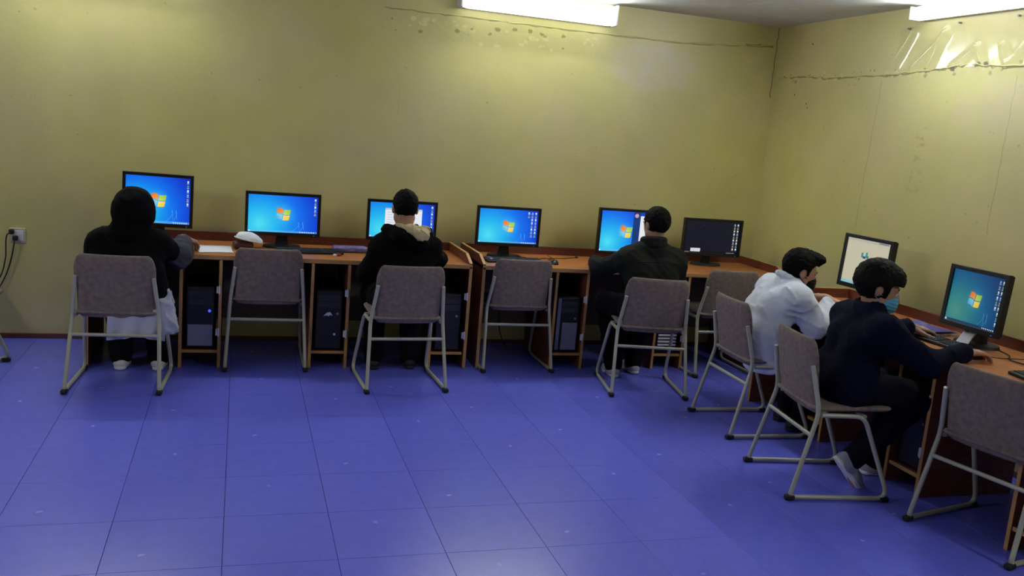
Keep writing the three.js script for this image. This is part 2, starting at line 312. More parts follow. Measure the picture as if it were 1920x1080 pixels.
// ---------------------------------------------------------------- desks
const DL = 2.42, DD = 0.68;
function desk(label, [x, z], turn) {    // local: user stands at +z, front edge z = 0, x from 0 to DL
  const t = thing('computer_desk', label, 'desk', [x, 0, z], turn, 'long wooden computer desks');
  const top = part(t, 'desktop', box(DL, 0.026, DD - 0.02, DL / 2, DESK_H - 0.013, -DD / 2 + 0.01), MAT.wood, 'orange brown wood top');
  part(top, 'edge_strip', box(DL, 0.028, 0.006, DL / 2, DESK_H - 0.0135, 0.002), MAT.woodEdge, 'pale edge band');
  part(t, 'back_rail', box(DL - 0.04, 0.062, 0.02, DL / 2, DESK_H + 0.0305, -DD + 0.012), MAT.woodPanel, 'red brown upstand');
  part(t, 'back_panel', box(DL - 0.04, 0.52, 0.016, DL / 2, 0.44, -DD + 0.03), MAT.woodDark, 'dull brown board');
  const side = new THREE.Shape();
  side.moveTo(0, 0); side.lineTo(0, DESK_H + 0.006); side.lineTo(-0.13, DESK_H + 0.058); side.lineTo(-DD, DESK_H + 0.062); side.lineTo(-DD, 0); side.closePath();
  for (const sx of [0, DL - 0.02]) {
    let g = new THREE.ExtrudeGeometry(side, { depth: 0.02, bevelEnabled: false }); g.rotateY(-Math.PI / 2); g.scale(1, 1, 1);
    // shape x runs along the depth; after the turn it lies along z
    g.translate(sx + 0.02, 0, 0); const p = part(t, 'end_panel', uvBox(g), MAT.woodPanel);
    part(p, 'edge_strip', box(0.022, 0.715, 0.005, sx + 0.01, 0.36, 0.0025), MAT.woodEdge, 'pale edge band');
    part(p, 'top_edge', merge([box(0.021, 0.004, DD - 0.13, sx + 0.01, DESK_H + 0.062, -0.13 - (DD - 0.13) / 2), tf(box(0.021, 0.004, 0.142, 0, 0, 0), { p: [sx + 0.01, DESK_H + 0.034, -0.065], r: [0.375, 0, 0] })]), MAT.woodEdge, 'pale bare chipboard edge');
  }
  for (let k = 0; k < 3; k++) {
    for (const ox of [0.55, 0.785]) {
      if (k === 2 && ox > 0.7) continue;
      const xx = ox + k * 0.805;
      const p = part(t, 'partition', box(0.018, DESK_H - 0.03, DD - 0.08, xx, (DESK_H - 0.03) / 2, -DD / 2 + 0.04), MAT.woodPanel);
      part(p, 'edge_strip', box(0.020, DESK_H - 0.03, 0.005, xx, (DESK_H - 0.03) / 2, 0.0025), MAT.woodEdge, 'pale edge band');
    }
    const xr = (k === 2 ? DL - 0.02 : 0.785 + k * 0.805) - 0.009, xl = 0.55 + k * 0.805 + 0.009;
    const s = part(t, 'bay_shelf', box(xr - xl, 0.018, DD - 0.10, (xl + xr) / 2, 0.105, -DD / 2 + 0.04), MAT.woodPanel);
    part(s, 'edge_strip', box(xr - xl, 0.019, 0.005, (xl + xr) / 2, 0.105, -0.007), MAT.woodEdge, 'pale edge band');
    for (const hy of [0.51, 0.235]) part(t, 'hinge', merge([box(0.012, 0.055, 0.012, xr + 0.004, hy, 0.009, 0.003), box(0.02, 0.045, 0.004, xr - 0.004, hy, 0.005, 0.001)]), MAT.hinge, 'white metal hinge');
  }
  return t;
}
const AX = -0.88, BX = 1.615, DZ = -5.83;
desk('long wooden desk on the left with the hooded person at it', [AX, DZ], 0);
desk('long wooden desk in the middle reaching into the room corner', [BX, DZ], 0);
const CX = 3.32, CZ = -5.05;
desk('long wooden desk along the right wall beneath two tilted monitors', [CX, CZ], -Math.PI / 2);

// ---------------------------------------------------------------- chairs
function chairGeometry() {
  const q = {}; const R = 0.0115;
  q.side = [-1, 1].map((s) => sweep(fillet([V(s * 0.205, 0.665, 0.212), V(s * 0.229, 0.44, 0.158), V(s * 0.25, R + 0.004, 0.262), V(s * 0.25, R + 0.004, -0.262), V(s * 0.222, 0.425, -0.085), V(s * 0.222, 0.425, 0.14)], [0.05, 0.03, 0.075, 0.05]), R, 10));
  q.cross = sweep([V(-0.236, 0.325, 0.186), V(0.236, 0.325, 0.186)], 0.0105, 10);
  q.front = sweep([V(-0.222, 0.425, -0.09), V(0.222, 0.425, -0.09)], 0.009, 8);
  q.caps = [-1, 1].map((s) => [0.262, -0.235].map((z) => { const g = new RoundedBoxGeometry(0.034, 0.026, 0.05, 2, 0.009); g.translate(s * 0.25, 0.0135, z); return g; })).flat();
  const half = (v) => 0.203 + 0.012 * sstep(0.50, 0.62, v) - 0.014 * sstep(0.75, 1.0, v);
  const back = pad(half, 0.380, 0.034, -0.012, 22, 26);
  q.back = tf(back, { p: [0, 0.418, 0.155], r: [0.19, 0, 0] });
  const seat = pad((v) => 0.222 - 0.012 * v, 0.43, 0.036, 0, 18, 18);
  q.seat = tf(seat, { p: [0, 0.452, 0.185], r: [-Math.PI / 2 + 0.02, 0, 0] });
  q.seam = sweep([V(-0.19, 0.652, 0.226), V(0.19, 0.652, 0.226)], 0.002, 6);
  return q;
}
const CG = chairGeometry();
function chair(label, [x, z], [fx, fz]) {
  const t = thing('classroom_chair', label, 'chair', [x, 0, z], Math.atan2(-fx, -fz), 'taupe sled-base classroom chairs');
  for (const g of CG.side) part(t, 'side_frame', g, MAT.frame, 'cream painted steel tube');
  part(t, 'crossbar', CG.cross, MAT.frame, 'cream painted steel tube'); part(t, 'seat_rail', CG.front, MAT.frame);
  for (const g of CG.caps) part(t, 'foot_cap', g, MAT.rubber, 'dark rubber cap');
  part(t, 'backrest', CG.back, MAT.fabric); part(t, 'seat', CG.seat, MAT.fabric);
  return t;
}
chair('taupe chair at the far left that the hooded person sits on', [-0.637, -5.53], [0.06, -1]);
chair('empty taupe chair pushed to the left desk, beside the hooded person', [0.195, -6.0], [0, -1]);
chair('taupe chair under the person in the black hoodie with cream hood lining', [1.017, -5.527], [-0.05, -1]);
chair('empty taupe chair pushed to the middle desk at its left end', [1.893, -5.985], [0, -1]);
chair('taupe chair under the person in the charcoal jacket', [2.664, -5.376], [0.19, -0.98]);
chair('empty taupe chair under the monitor with the dark screen', [3.462, -5.86], [0, -1]);
chair('taupe chair under the person in the white shirt', [3.036, -4.58], [1, 0.04]);
chair('taupe chair under the person in the navy sweater', [2.90, -3.71], [0.99, 0.144]);
chair('empty taupe chair in the right foreground cut by the picture edge', [3.376, -3.03], [0.975, -0.22]);
chair('chair at the left picture edge showing only one bent leg', [-1.572, -5.70], [1, 0]);

// ---------------------------------------------------------------- monitors
function flag(x, cx, cy, s) {       // four waving panes
  const cols = [['#f36a2b', '#f9b04a'], ['#8cc63f', '#d3e36b'], ['#3fa9e0', '#a8e0f2'], ['#f9c82d', '#fbe98a']];
  [[-1, -1], [1, -1], [-1, 1], [1, 1]].forEach(([sx, sy], i) => {
    x.save(); x.translate(cx, cy); x.transform(1, 0.12, -0.16, 1, 0, 0);
    const g = x.createLinearGradient(sx * s, sy * s, 0, 0); g.addColorStop(0, cols[i][0]); g.addColorStop(1, cols[i][1]); x.fillStyle = g;
    const a = 0.06 * s, w = 0.92 * s, h = 0.8 * s, x0 = sx > 0 ? a : -a - w, y0 = sy > 0 ? a : -a - h, b = sx > 0 ? 0.12 * s : -0.14 * s;
    x.beginPath(); x.moveTo(x0, y0 + (sx > 0 ? b : 0)); x.quadraticCurveTo(x0 + w / 2, y0 - 0.16 * s * sx * -1 * 0.9, x0 + w, y0 + (sx > 0 ? -b * 0.2 : -b)); x.lineTo(x0 + w, y0 + h + (sx > 0 ? -b * 0.2 : -b));
    x.quadraticCurveTo(x0 + w / 2, y0 + h - 0.16 * s * sx * -1 * 0.9, x0, y0 + h + (sx > 0 ? b : 0)); x.closePath(); x.fill(); x.restore();
  });
}
function icons(x, w, h, cols, rows, x1) {
  const pal = ['#dfe9f5', '#e8e2c0', '#b98a6a', '#7fb6e6', '#f0f4fa', '#5fa06a'];
  for (let c = 0; c < cols; c++) for (let r = 0; r < rows[c]; r++) {
    const px = w * (x1 - c * 0.06), py = h * (0.06 + r * 0.095);
    x.fillStyle = pal[(c * 3 + r * 5) % 6]; x.fillRect(px, py, w * 0.026, h * 0.045); x.fillStyle = 'rgba(240,245,255,0.8)'; x.fillRect(px - w * 0.004, py + h * 0.055, w * 0.034, h * 0.012);
  }
}
function desktop(o) {
  const w = o.w || 512, h = o.h || 300, c = canvas(w, h), x = c.getContext('2d');
  if (o.kind === 'dark') {
    x.fillStyle = '#0b0f24'; x.fillRect(0, 0, w, h); x.fillStyle = '#06080f'; x.fillRect(0, h * 0.94, w, h * 0.06);
    icons(x, w, h, 2, [9, 9], 0.945); x.fillStyle = '#dcdde2'; x.fillRect(w * 0.12, h * 0.85, w * 0.18, h * 0.11);
    x.fillStyle = '#aab'; for (let k = 0; k < 7; k++) x.fillRect(w * (0.79 + k * 0.022), h * 0.955, w * 0.012, h * 0.025); for (let k = 0; k < 3; k++) x.fillRect(w * (0.02 + k * 0.03), h * 0.955, w * 0.016, h * 0.025);
    x.fillRect(w * 0.33, h * 0.12, w * 0.012, h * 0.012);
  } else if (o.kind === 'page') {
    x.fillStyle = '#d9d3b6'; x.fillRect(0, 0, w, h); x.fillStyle = '#c9c8b8'; x.fillRect(0, 0, w, h * 0.07); x.fillStyle = '#7d8b8e'; x.fillRect(w * 0.72, h * 0.015, w * 0.22, h * 0.03);
    x.fillStyle = '#2f9aa0'; x.fillRect(w * 0.37, h * 0.29, w * 0.04, h * 0.10); x.fillRect(w * 0.47, h * 0.27, w * 0.04, h * 0.12); x.fillStyle = '#2b4f8f'; x.fillRect(w * 0.41, h * 0.36, w * 0.06, h * 0.05); x.fillStyle = '#3f9a78'; x.fillRect(w * 0.49, h * 0.34, w * 0.05, h * 0.06);
    x.fillStyle = '#9fd5dc'; x.fillRect(0, h * 0.93, w, h * 0.07);
  } else {
    const K = o.dim ? ['#4f9a8c', '#2f8791', '#125f92', '#0b3f78', '#0a2f5e'] : ['#4fe0f6', '#1fb4f4', '#0f6ff0', '#0b41d4', '#0a2aae'];
    const g = x.createRadialGradient(w * 0.16, h * 0.78, h * 0.02, w * 0.22, h * 0.72, w * 0.95);
    [0, 0.26, 0.58, 0.84, 1].forEach((s, i) => g.addColorStop(s, K[i])); x.fillStyle = g; x.fillRect(0, 0, w, h);
    const g2 = x.createRadialGradient(w * 0.5, h * 0.5, 0, w * 0.5, h * 0.5, w * 0.2); g2.addColorStop(0, o.dim ? 'rgba(90,170,180,0.4)' : 'rgba(120,215,255,0.6)'); g2.addColorStop(1, 'rgba(90,190,255,0)'); x.fillStyle = g2; x.fillRect(0, 0, w, h);
    x.strokeStyle = 'rgba(190,235,255,0.5)'; x.lineWidth = 2; for (let k = 0; k < 4; k++) { x.beginPath(); x.moveTo(w * (0.62 + k * 0.05), h * 0.96); x.quadraticCurveTo(w * (0.76 + k * 0.03), h * (0.80 + 0.02 * k), w * (0.72 + k * 0.03), h * 0.70); x.lineTo(w * (0.74 + k * 0.03), h * 0.9); if (k % 2 === 0) x.stroke(); }
    flag(x, w * (o.fx || 0.5), h * 0.5, h * (o.fs || 0.165));
    x.fillStyle = o.dim ? 'rgba(20,50,90,0.8)' : 'rgba(120,190,240,0.55)'; x.fillRect(0, h * 0.945, w, h * 0.055); x.fillStyle = '#d8ecff'; for (let k = 0; k < 7; k++) x.fillRect(w * (0.74 + k * 0.033), h * 0.96, w * 0.018, h * 0.022); x.fillStyle = '#bfe8ff'; x.beginPath(); x.arc(w * 0.025, h * 0.972, h * 0.024, 0, 6.3); x.fill();
    icons(x, w, h, o.cols, o.rows, 0.945);
    if (o.kind === 'window') { x.fillStyle = '#e9edf4'; x.fillRect(w * 0.235, h * 0.16, w * 0.57, h * 0.74); x.fillStyle = '#b7c6da'; x.fillRect(w * 0.235, h * 0.16, w * 0.57, h * 0.05); x.fillStyle = '#c9cfd8'; for (let k = 0; k < 8; k++) x.fillRect(w * 0.27, h * (0.27 + k * 0.07), w * (0.3 + 0.18 * rnd()), h * 0.02); }
    if (o.kind === 'gadget') { x.fillStyle = '#12387a'; x.fillRect(w * 0.66, 0, w * 0.15, h * 0.94); x.fillStyle = '#d9a0b8'; x.beginPath(); x.arc(w * 0.72, h * 0.1, h * 0.05, 0, 6.3); x.fill(); x.fillStyle = '#e8edf4'; x.fillRect(w * 0.80, h * 0.10, w * 0.2, h * 0.62); }
  }
  return c;
}
function monitor(label, [x, z], turn, w, h, bottom, screen, opt = {}) {  // local: faces +z, base on the desk at y = 0
  const t = thing('monitor', label, 'monitor', [x, DESK_H, z], turn, 'computer monitors on the desks');
  const b = opt.bezel || 0.016, tilt = opt.tilt || 0, head = new THREE.Group();
  const at = (g) => tf(g, { p: [0, bottom + h / 2, 0.03], r: [tilt, 0, opt.roll || 0] });
  const ring = new THREE.Shape(); ring.moveTo(-w / 2, -h / 2); ring.lineTo(w / 2, -h / 2); ring.lineTo(w / 2, h / 2); ring.lineTo(-w / 2, h / 2); ring.closePath();
  const hole = new THREE.Path(); hole.moveTo(-w / 2 + b, -h / 2 + b * 1.25); hole.lineTo(-w / 2 + b, h / 2 - b); hole.lineTo(w / 2 - b, h / 2 - b); hole.lineTo(w / 2 - b, -h / 2 + b * 1.25); hole.closePath(); ring.holes.push(hole);
  const bez = part(t, 'bezel', at(new THREE.ExtrudeGeometry(ring, { depth: 0.022, bevelEnabled: true, bevelSize: 0.002, bevelThickness: 0.002, bevelSegments: 2 }).translate(0, 0, -0.008)), MAT.blackPlastic);
  part(bez, 'power_light', at(box(0.008, 0.003, 0.002, w * 0.42, -h / 2 + 0.008, 0.0165, 0)), M({ color: 0x223355, emissive: 0x3366ff, emissiveIntensity: 1 }));
  part(t, 'back_shell', at(new RoundedBoxGeometry(w - 0.004, h - 0.004, 0.02, 2, 0.006).translate(0, 0, -0.02)), MAT.matBlack);
  part(t, 'rear_bulge', at(new RoundedBoxGeometry(w * 0.6, h * 0.6, 0.04, 3, 0.016).translate(0, 0, -0.042)), MAT.matBlack);
  const sw = w - 2 * b, sh = h - 2.25 * b;
  const st = tex(desktop(screen)); st.wrapS = st.wrapT = THREE.ClampToEdgeWrapping;
  const glow = opt.glow ?? 0.95;
  part(t, 'screen', at(new THREE.PlaneGeometry(sw, sh).translate(0, 0.125 * b, 0.004)), M({ color: 0x020203, roughness: 0.35, emissive: 0xffffff, emissiveMap: st, emissiveIntensity: glow }), opt.face);
  const neck = new THREE.Shape(); neck.moveTo(-0.042, 0); neck.lineTo(0.042, 0); neck.quadraticCurveTo(0.03, 0.06, 0.034, bottom + h * 0.35); neck.lineTo(-0.034, bottom + h * 0.35); neck.quadraticCurveTo(-0.03, 0.06, -0.042, 0);
  part(t, 'neck', new THREE.ExtrudeGeometry(neck, { depth: 0.022, bevelEnabled: true, bevelSize: 0.003, bevelThickness: 0.003, bevelSegments: 2 }).translate(0, 0.012, -0.058), MAT.matBlack);
  const base = new THREE.CylinderGeometry(0.118, 0.124, 0.014, 36); base.scale(1.05, 1, 0.78); base.translate(0, 0.007, -0.03);
  part(t, 'base', base, MAT.matBlack);
  if (opt.lamp !== 0) {
    const a = new THREE.RectAreaLight(opt.tint || 0x5fb0ff, opt.lamp ?? 0.35, sw, sh);
    a.position.set(0, bottom + h / 2, 0.045); a.rotation.y = Math.PI; t.add(a);
  }
  return t;
}
monitor('squarish monitor behind the hooded person showing a blue desktop', [-0.505, -6.28], 0, 0.43, 0.345, 0.112, { w: 480, h: 384, cols: 1, rows: [6], fs: 0.145 }, { roll: -0.012 });
monitor('wide monitor with blue desktop and coloured flag above the second chair', [0.292, -6.28], 0, 0.495, 0.292, 0.088, { cols: 1, rows: [5] });
monitor('wide monitor with a white window open, behind the black hoodie', [1.11, -6.28], 0, 0.495, 0.285, 0.09, { kind: 'window', cols: 1, rows: [9] });
monitor('wide monitor with blue desktop and two icon columns, left end of middle desk', [1.898, -6.28], 0, 0.485, 0.287, 0.088, { cols: 3, rows: [8, 8, 2] });
monitor('squarish monitor with cyan desktop and side panel, left of the charcoal jacket', [2.83, -6.28], 0, 0.44, 0.348, 0.064, { w: 480, h: 384, kind: 'gadget', cols: 0, rows: [], fx: 0.52, fs: 0.15 });
monitor('wide monitor with a nearly black screen near the room corner', [3.588, -6.28], 0, 0.51, 0.292, 0.082, { kind: 'dark' }, { lamp: 0.02, glow: 0.9 });
monitor('monitor with a pale cream page standing by the right wall', [3.81, -4.66], -Math.PI / 2 + 0.06, 0.42, 0.335, 0.122, { w: 480, h: 384, kind: 'page' }, { tint: 0xfff0c8, lamp: 0.3, glow: 0.75, bezel: 0.019, tilt: -0.05 });
monitor('monitor with a teal desktop and coloured flag in front of the navy sweater', [3.79, -3.74], -Math.PI / 2 + 0.02, 0.385, 0.33, 0.08, { w: 480, h: 384, dim: true, cols: 2, rows: [9, 6], fs: 0.14 }, { tint: 0x5fa0b8, lamp: 0.15, glow: 0.75, bezel: 0.019, tilt: -0.06 });

// ---------------------------------------------------------------- computer towers in the desk bays
function tower(label, [x, z], turn, kind) {    // front faces +z
  const t = thing('computer_tower', label, 'computer', [x, 0.1145, z], turn, 'computer towers in the desk bays');
  const W = 0.175, H = 0.40, Dp = 0.40;
  part(t, 'case', box(W, H, Dp, 0, H / 2 + 0.006, -Dp / 2, 0.004), kind === 'silver' ? MAT.darkGrey : MAT.matBlack);
  for (const [fx, fz] of [[-1, 0.05], [1, 0.05], [-1, 0.35], [1, 0.35]]) part(t, 'foot', new THREE.CylinderGeometry(0.012, 0.012, 0.007, 12).translate(fx * 0.065, 0.0035, -fz), MAT.rubber);
  const front = part(t, 'front_panel', new RoundedBoxGeometry(W, H, 0.026, 3, 0.01).translate(0, H / 2 + 0.006, 0.012), MAT.blackPlastic);
  for (let k = 0; k < 2; k++) part(front, 'drive_cover', box(W * 0.82, 0.040, 0.004, 0, H - 0.045 - k * 0.046, 0.026), MAT.darkGrey);
  part(front, 'power_button', new THREE.CylinderGeometry(0.009, 0.009, 0.005, 16).rotateX(Math.PI / 2).translate(0.055, H - 0.15, 0.026), kind === 'led' ? M({ color: 0x203060, emissive: 0x4a5cff, emissiveIntensity: 1.2 }) : MAT.silver);
  if (kind === 'led') part(front, 'lower_panel', box(W * 0.86, 0.14, 0.006, 0, 0.09, 0.026, 0.002), MAT.silver, 'pale silver panel');
  if (kind === 'logo') {
    const s = new THREE.Shape(); s.moveTo(-0.03, -0.012); s.quadraticCurveTo(-0.018, 0.004, -0.006, 0.012); s.lineTo(0.012, 0.016); s.lineTo(0.03, -0.008); s.lineTo(0.012, -0.004); s.lineTo(0.002, -0.012); s.lineTo(-0.012, -0.006); s.closePath();
    part(front, 'badge', new THREE.ExtrudeGeometry(s, { depth: 0.002, bevelEnabled: false }).translate(-0.005, 0.245, 0.0255), MAT.white, 'small white badge'); part(front, 'sticker', new THREE.CylinderGeometry(0.008, 0.008, 0.002, 16).rotateX(Math.PI / 2).translate(0.04, 0.11, 0.026), MAT.white, 'round white sticker');
  }
  if (kind === 'silver') { part(front, 'side_strip', box(0.026, H * 0.94, 0.008, -W / 2 + 0.016, H / 2 + 0.006, 0.025, 0.002), MAT.silver, 'silver strip'); part(front, 'lower_panel', box(W * 0.66, 0.2, 0.006, 0.018, 0.12, 0.026, 0.002), MAT.silver, 'dull silver panel'); }
  if (kind === 'slats') for (let k = 0; k < 7; k++) part(front, 'grille_slat', box(W * 0.86, 0.014, 0.008, 0, 0.04 + k * 0.0245, 0.027, 0.002), MAT.white, 'white plastic slat');
  return t;
}
const bayX = (x0, k) => x0 + 0.6675 + k * 0.805;
tower('black computer tower with a glowing blue light in the left desk', [bayX(AX, 0), DZ - 0.06], 0, 'led');
tower('black computer tower with a white badge in the left desk', [bayX(AX, 1), DZ - 0.05], 0, 'logo');
tower('plain black computer tower beside the legs of the black hoodie person', [bayX(AX, 2) + 0.008, DZ - 0.05], 0, 'plain');
tower('computer tower with a silver strip in the middle desk', [bayX(BX, 0), DZ - 0.05], 0, 'silver');
tower('computer tower with white front slats behind the charcoal jacket person', [bayX(BX, 1), DZ - 0.05], 0, 'slats');
tower('plain black computer tower in the bay nearest the corner', [bayX(BX, 2) + 0.008, DZ - 0.05], 0, 'plain');
tower('plain black computer tower in the right desk by the navy sweater', [CX + 0.06, CZ + bayX(0, 1)], -Math.PI / 2, 'plain');

// ---------------------------------------------------------------- small things on the desks
function keyboard(label, [x, z], turn) {
  const t = thing('keyboard', label, 'keyboard', [x, DESK_H, z], turn, 'black keyboards');
  part(t, 'tray', tf(new RoundedBoxGeometry(0.43, 0.016, 0.14, 2, 0.005), { p: [0, 0.0115, 0], r: [0.05, 0, 0] }), MAT.matBlack);
  const keys = []; for (let r = 0; r < 5; r++) for (let k = 0; k < 20; k++) { if (k === 14) continue; if (r === 4 && k > 3 && k < 9) continue; keys.push(box(0.0165, 0.007, 0.0165, -0.195 + k * 0.0205, 0.0205 + (2 - r) * 0.0011, -0.045 + r * 0.0215, 0)); }
  keys.push(box(0.11, 0.007, 0.0165, -0.065, 0.0185, 0.041, 0)); part(t, 'keys', merge(keys), MAT.darkGrey);
  for (const s of [-1, 1]) part(t, 'rear_foot', box(0.03, 0.012, 0.012, s * 0.17, 0.006, -0.055), MAT.rubber);
  return t;
}
keyboard('dark keyboard on the left desk below the flag monitor', [0.47, -6.1], 0.12);
keyboard('dark keyboard in front of the black hoodie person', [1.06, -6.06], 0);
keyboard('dark keyboard behind the empty chair on the middle desk', [1.9, -6.05], 0.04);
keyboard('dark keyboard in front of the charcoal jacket person', [2.78, -6.03], 0);
keyboard('dark keyboard in front of the navy sweater', [3.60, -3.83], -Math.PI / 2 + 0.05);
keyboard('dark keyboard at the right picture edge', [3.50, -2.96], -Math.PI / 2 - 0.15);
function mouse(label, [x, z], turn, mat, cable) {
  const t = thing('computer_mouse', label, 'mouse', [x, DESK_H, z], turn, 'computer mice');
  const g = new THREE.SphereGeometry(1, 24, 16, 0, Math.PI * 2, 0, Math.PI / 2); g.scale(0.03, 0.034, 0.055); part(t, 'shell', g, mat);
  part(t, 'wheel', new THREE.CylinderGeometry(0.008, 0.008, 0.006, 14).rotateZ(Math.PI / 2).translate(0, 0.026, -0.032), MAT.darkGrey);
  part(t, 'button_gap', box(0.0014, 0.002, 0.03, 0, 0.0275, -0.03, 0), MAT.rubber);
  if (cable) part(t, 'cable', sweep(new THREE.CatmullRomCurve3(cable.map((p) => V(...p))).getPoints(28), 0.0022, 6), MAT.rubber);
  return t;
}
mouse('black mouse on the middle desk beside the empty chair', [2.205, -6.03], -0.2, MAT.blackPlastic, [[0, 0.012, -0.05], [-0.03, 0.004, -0.14], [0.02, 0.004, -0.26], [0, 0.004, -0.4]]);
mouse('dark red mouse at the left end of the middle desk', [1.715, -6.04], 0.3, M({ color: 0x5a2f33, roughness: 0.45 }), [[0, 0.012, -0.05], [0.02, 0.004, -0.16], [0.08, 0.004, -0.3]]);
mouse('dark mouse under the hand of the navy sweater person', [3.535, -3.455], -Math.PI / 2 + 0.1, MAT.blackPlastic, [[0, 0.012, -0.05], [0.02, 0.004, -0.15], [0.06, 0.004, -0.28], [0.15, 0.004, -0.36]]);
{
  const sheet = (w, d, y, dx, dz, r) => tf(box(w, 0.0012, d, 0, 0, 0, 0), { p: [dx, y, dz], r: [0, r, 0] });
  const t = thing('paper_stack', 'loose white papers by the hand of the hooded person', 'paper', [-0.15, DESK_H, -6.08], 0.1);
  part(t, 'sheet', sheet(0.21, 0.29, 0.0008, 0, 0, 0.06), MAT.paper); part(t, 'sheet', sheet(0.21, 0.29, 0.0022, 0.012, -0.01, -0.05), MAT.paper); part(t, 'sheet', sheet(0.21, 0.29, 0.0036, -0.006, 0.006, 0.12), MAT.paper);
}
{ // brimless white cap resting on a brown pouch
  const p = thing('pouch', 'small dark brown pouch under the white cap', 'pouch', [0.035, DESK_H, -6.16], 0.2);
  part(p, 'body', tf(new RoundedBoxGeometry(0.13, 0.052, 0.085, 4, 0.022), { p: [0, 0.026, 0] }), M({ color: 0x57302a, roughness: 0.6 })); part(p, 'zip', sweep([V(-0.05, 0.05, 0.018), V(0.05, 0.05, 0.018)], 0.0022, 6), MAT.silver);
  const t = thing('white_cap', 'crumpled white cap lying on the brown pouch', 'cap', [0.07, DESK_H + 0.050, -6.165], 0.1);
  const g = new THREE.SphereGeometry(1, 32, 16, 0, Math.PI * 2, 0, Math.PI * 0.55); const a = g.attributes.position;
  for (let i = 0; i < a.count; i++) { const k = 1 + 0.12 * noise(a.getX(i) * 2.4, a.getY(i) * 2.4, a.getZ(i) * 2.4 + 4); a.setXYZ(i, a.getX(i) * 0.088 * k, Math.max(0, a.getY(i)) * 0.05 * k, a.getZ(i) * 0.07 * k); } g.computeVertexNormals();
  part(t, 'crown', tf(g, { r: [0, 0, -0.22], p: [0, 0.012, 0] }), M({ color: 0xe9ebf0, roughness: 0.85, side: THREE.DoubleSide })); const hoop = []; for (let k = 0; k <= 32; k++) { const q = k / 32 * 6.2832; hoop.push(V(Math.cos(q) * 0.088, 0.012 - Math.cos(q) * 0.018, Math.sin(q) * 0.07)); } part(t, 'hem', sweep(hoop, 0.0045, 6), M({ color: 0xd4d8e0, roughness: 0.85 }));
}
function printed(w, h, bands, sd) { return paint(w, h, (i, j) => { const u = i / w, v = j / h, n = fbm(u * 4, v * 4, sd), q = fbm(u * 9, v * 9, sd + 5); const k = clamp(0.5 + n * 0.9), b = clamp(0.5 + q * 1.3); const a = bands[0], c = bands[1], d = bands[2]; return [0, 1, 2].map((z) => a[z] * (1 - k) + c[z] * k * (1 - b * 0.6) + d[z] * k * b * 0.6); }); }
{
  const t = thing('magazine', 'purple patterned pencil case lying on the left desk', 'pencil case', [0.745, DESK_H, -6.2], 0.08);
  t.name = 'pencil_case'; const pm = M({ map: tex(printed(256, 96, [[92, 84, 150], [176, 170, 214], [60, 50, 110]], 71), true, 4, 8), roughness: 0.55 });
  part(t, 'body', uvBox(tf(new RoundedBoxGeometry(0.235, 0.044, 0.085, 4, 0.02), { p: [0, 0.022, 0] })), pm); part(t, 'zip', sweep([V(-0.1, 0.0445, 0), V(0.1, 0.0445, 0)], 0.002, 6), MAT.silver); part(t, 'zip_pull', box(0.014, 0.003, 0.006, 0.105, 0.0445, 0.004), MAT.silver);
}
{
  const t = thing('red_eraser', 'small red and white eraser near the pencil case', 'eraser', [0.645, DESK_H, -6.0], 0.5);
  part(t, 'rubber_end', box(0.02, 0.014, 0.022, -0.022, 0.007, 0, 0.003), MAT.white); part(t, 'sleeve', box(0.032, 0.016, 0.025, 0.006, 0.008, 0, 0.002), M({ color: 0xa02a3a, roughness: 0.5 }));
}
{
  const t = thing('booklet', 'glossy blue and purple booklet behind the right desk keyboard', 'booklet', [3.795, DESK_H, -4.08], -Math.PI / 2 + 0.12);
  const pm = PM({ map: tex(printed(256, 160, [[70, 90, 190], [150, 160, 235], [90, 40, 140]], 81), true, 3.2, 5), roughness: 0.22, clearcoat: 0.6 });
  const cover = new THREE.PlaneGeometry(0.30, 0.2, 16, 1); cover.rotateX(-Math.PI / 2); const a = cover.attributes.position; for (let i = 0; i < a.count; i++) a.setY(i, 0.013 + 0.012 * Math.pow(Math.abs(a.getX(i)) / 0.15, 2)); cover.computeVertexNormals();
  part(t, 'pages', box(0.28, 0.011, 0.195, 0, 0.0055, 0), MAT.paper); part(t, 'cover', uvBox(cover), pm, 'shiny printed cover'); pm.side = THREE.DoubleSide;
}
{
  const t = thing('mobile_phone', 'white phone propped against the stand of the teal monitor', 'phone', [3.735, DESK_H, -3.725], -Math.PI / 2 + 0.35);
  part(t, 'body', tf(new RoundedBoxGeometry(0.066, 0.135, 0.009, 3, 0.004), { p: [0, 0.052, 0], r: [-0.95, 0, 0] }), MAT.white);
  part(t, 'camera_bump', tf(new RoundedBoxGeometry(0.02, 0.03, 0.003, 2, 0.001), { p: [-0.016, 0.078, -0.022], r: [-0.95, 0, 0] }), MAT.silver);
}
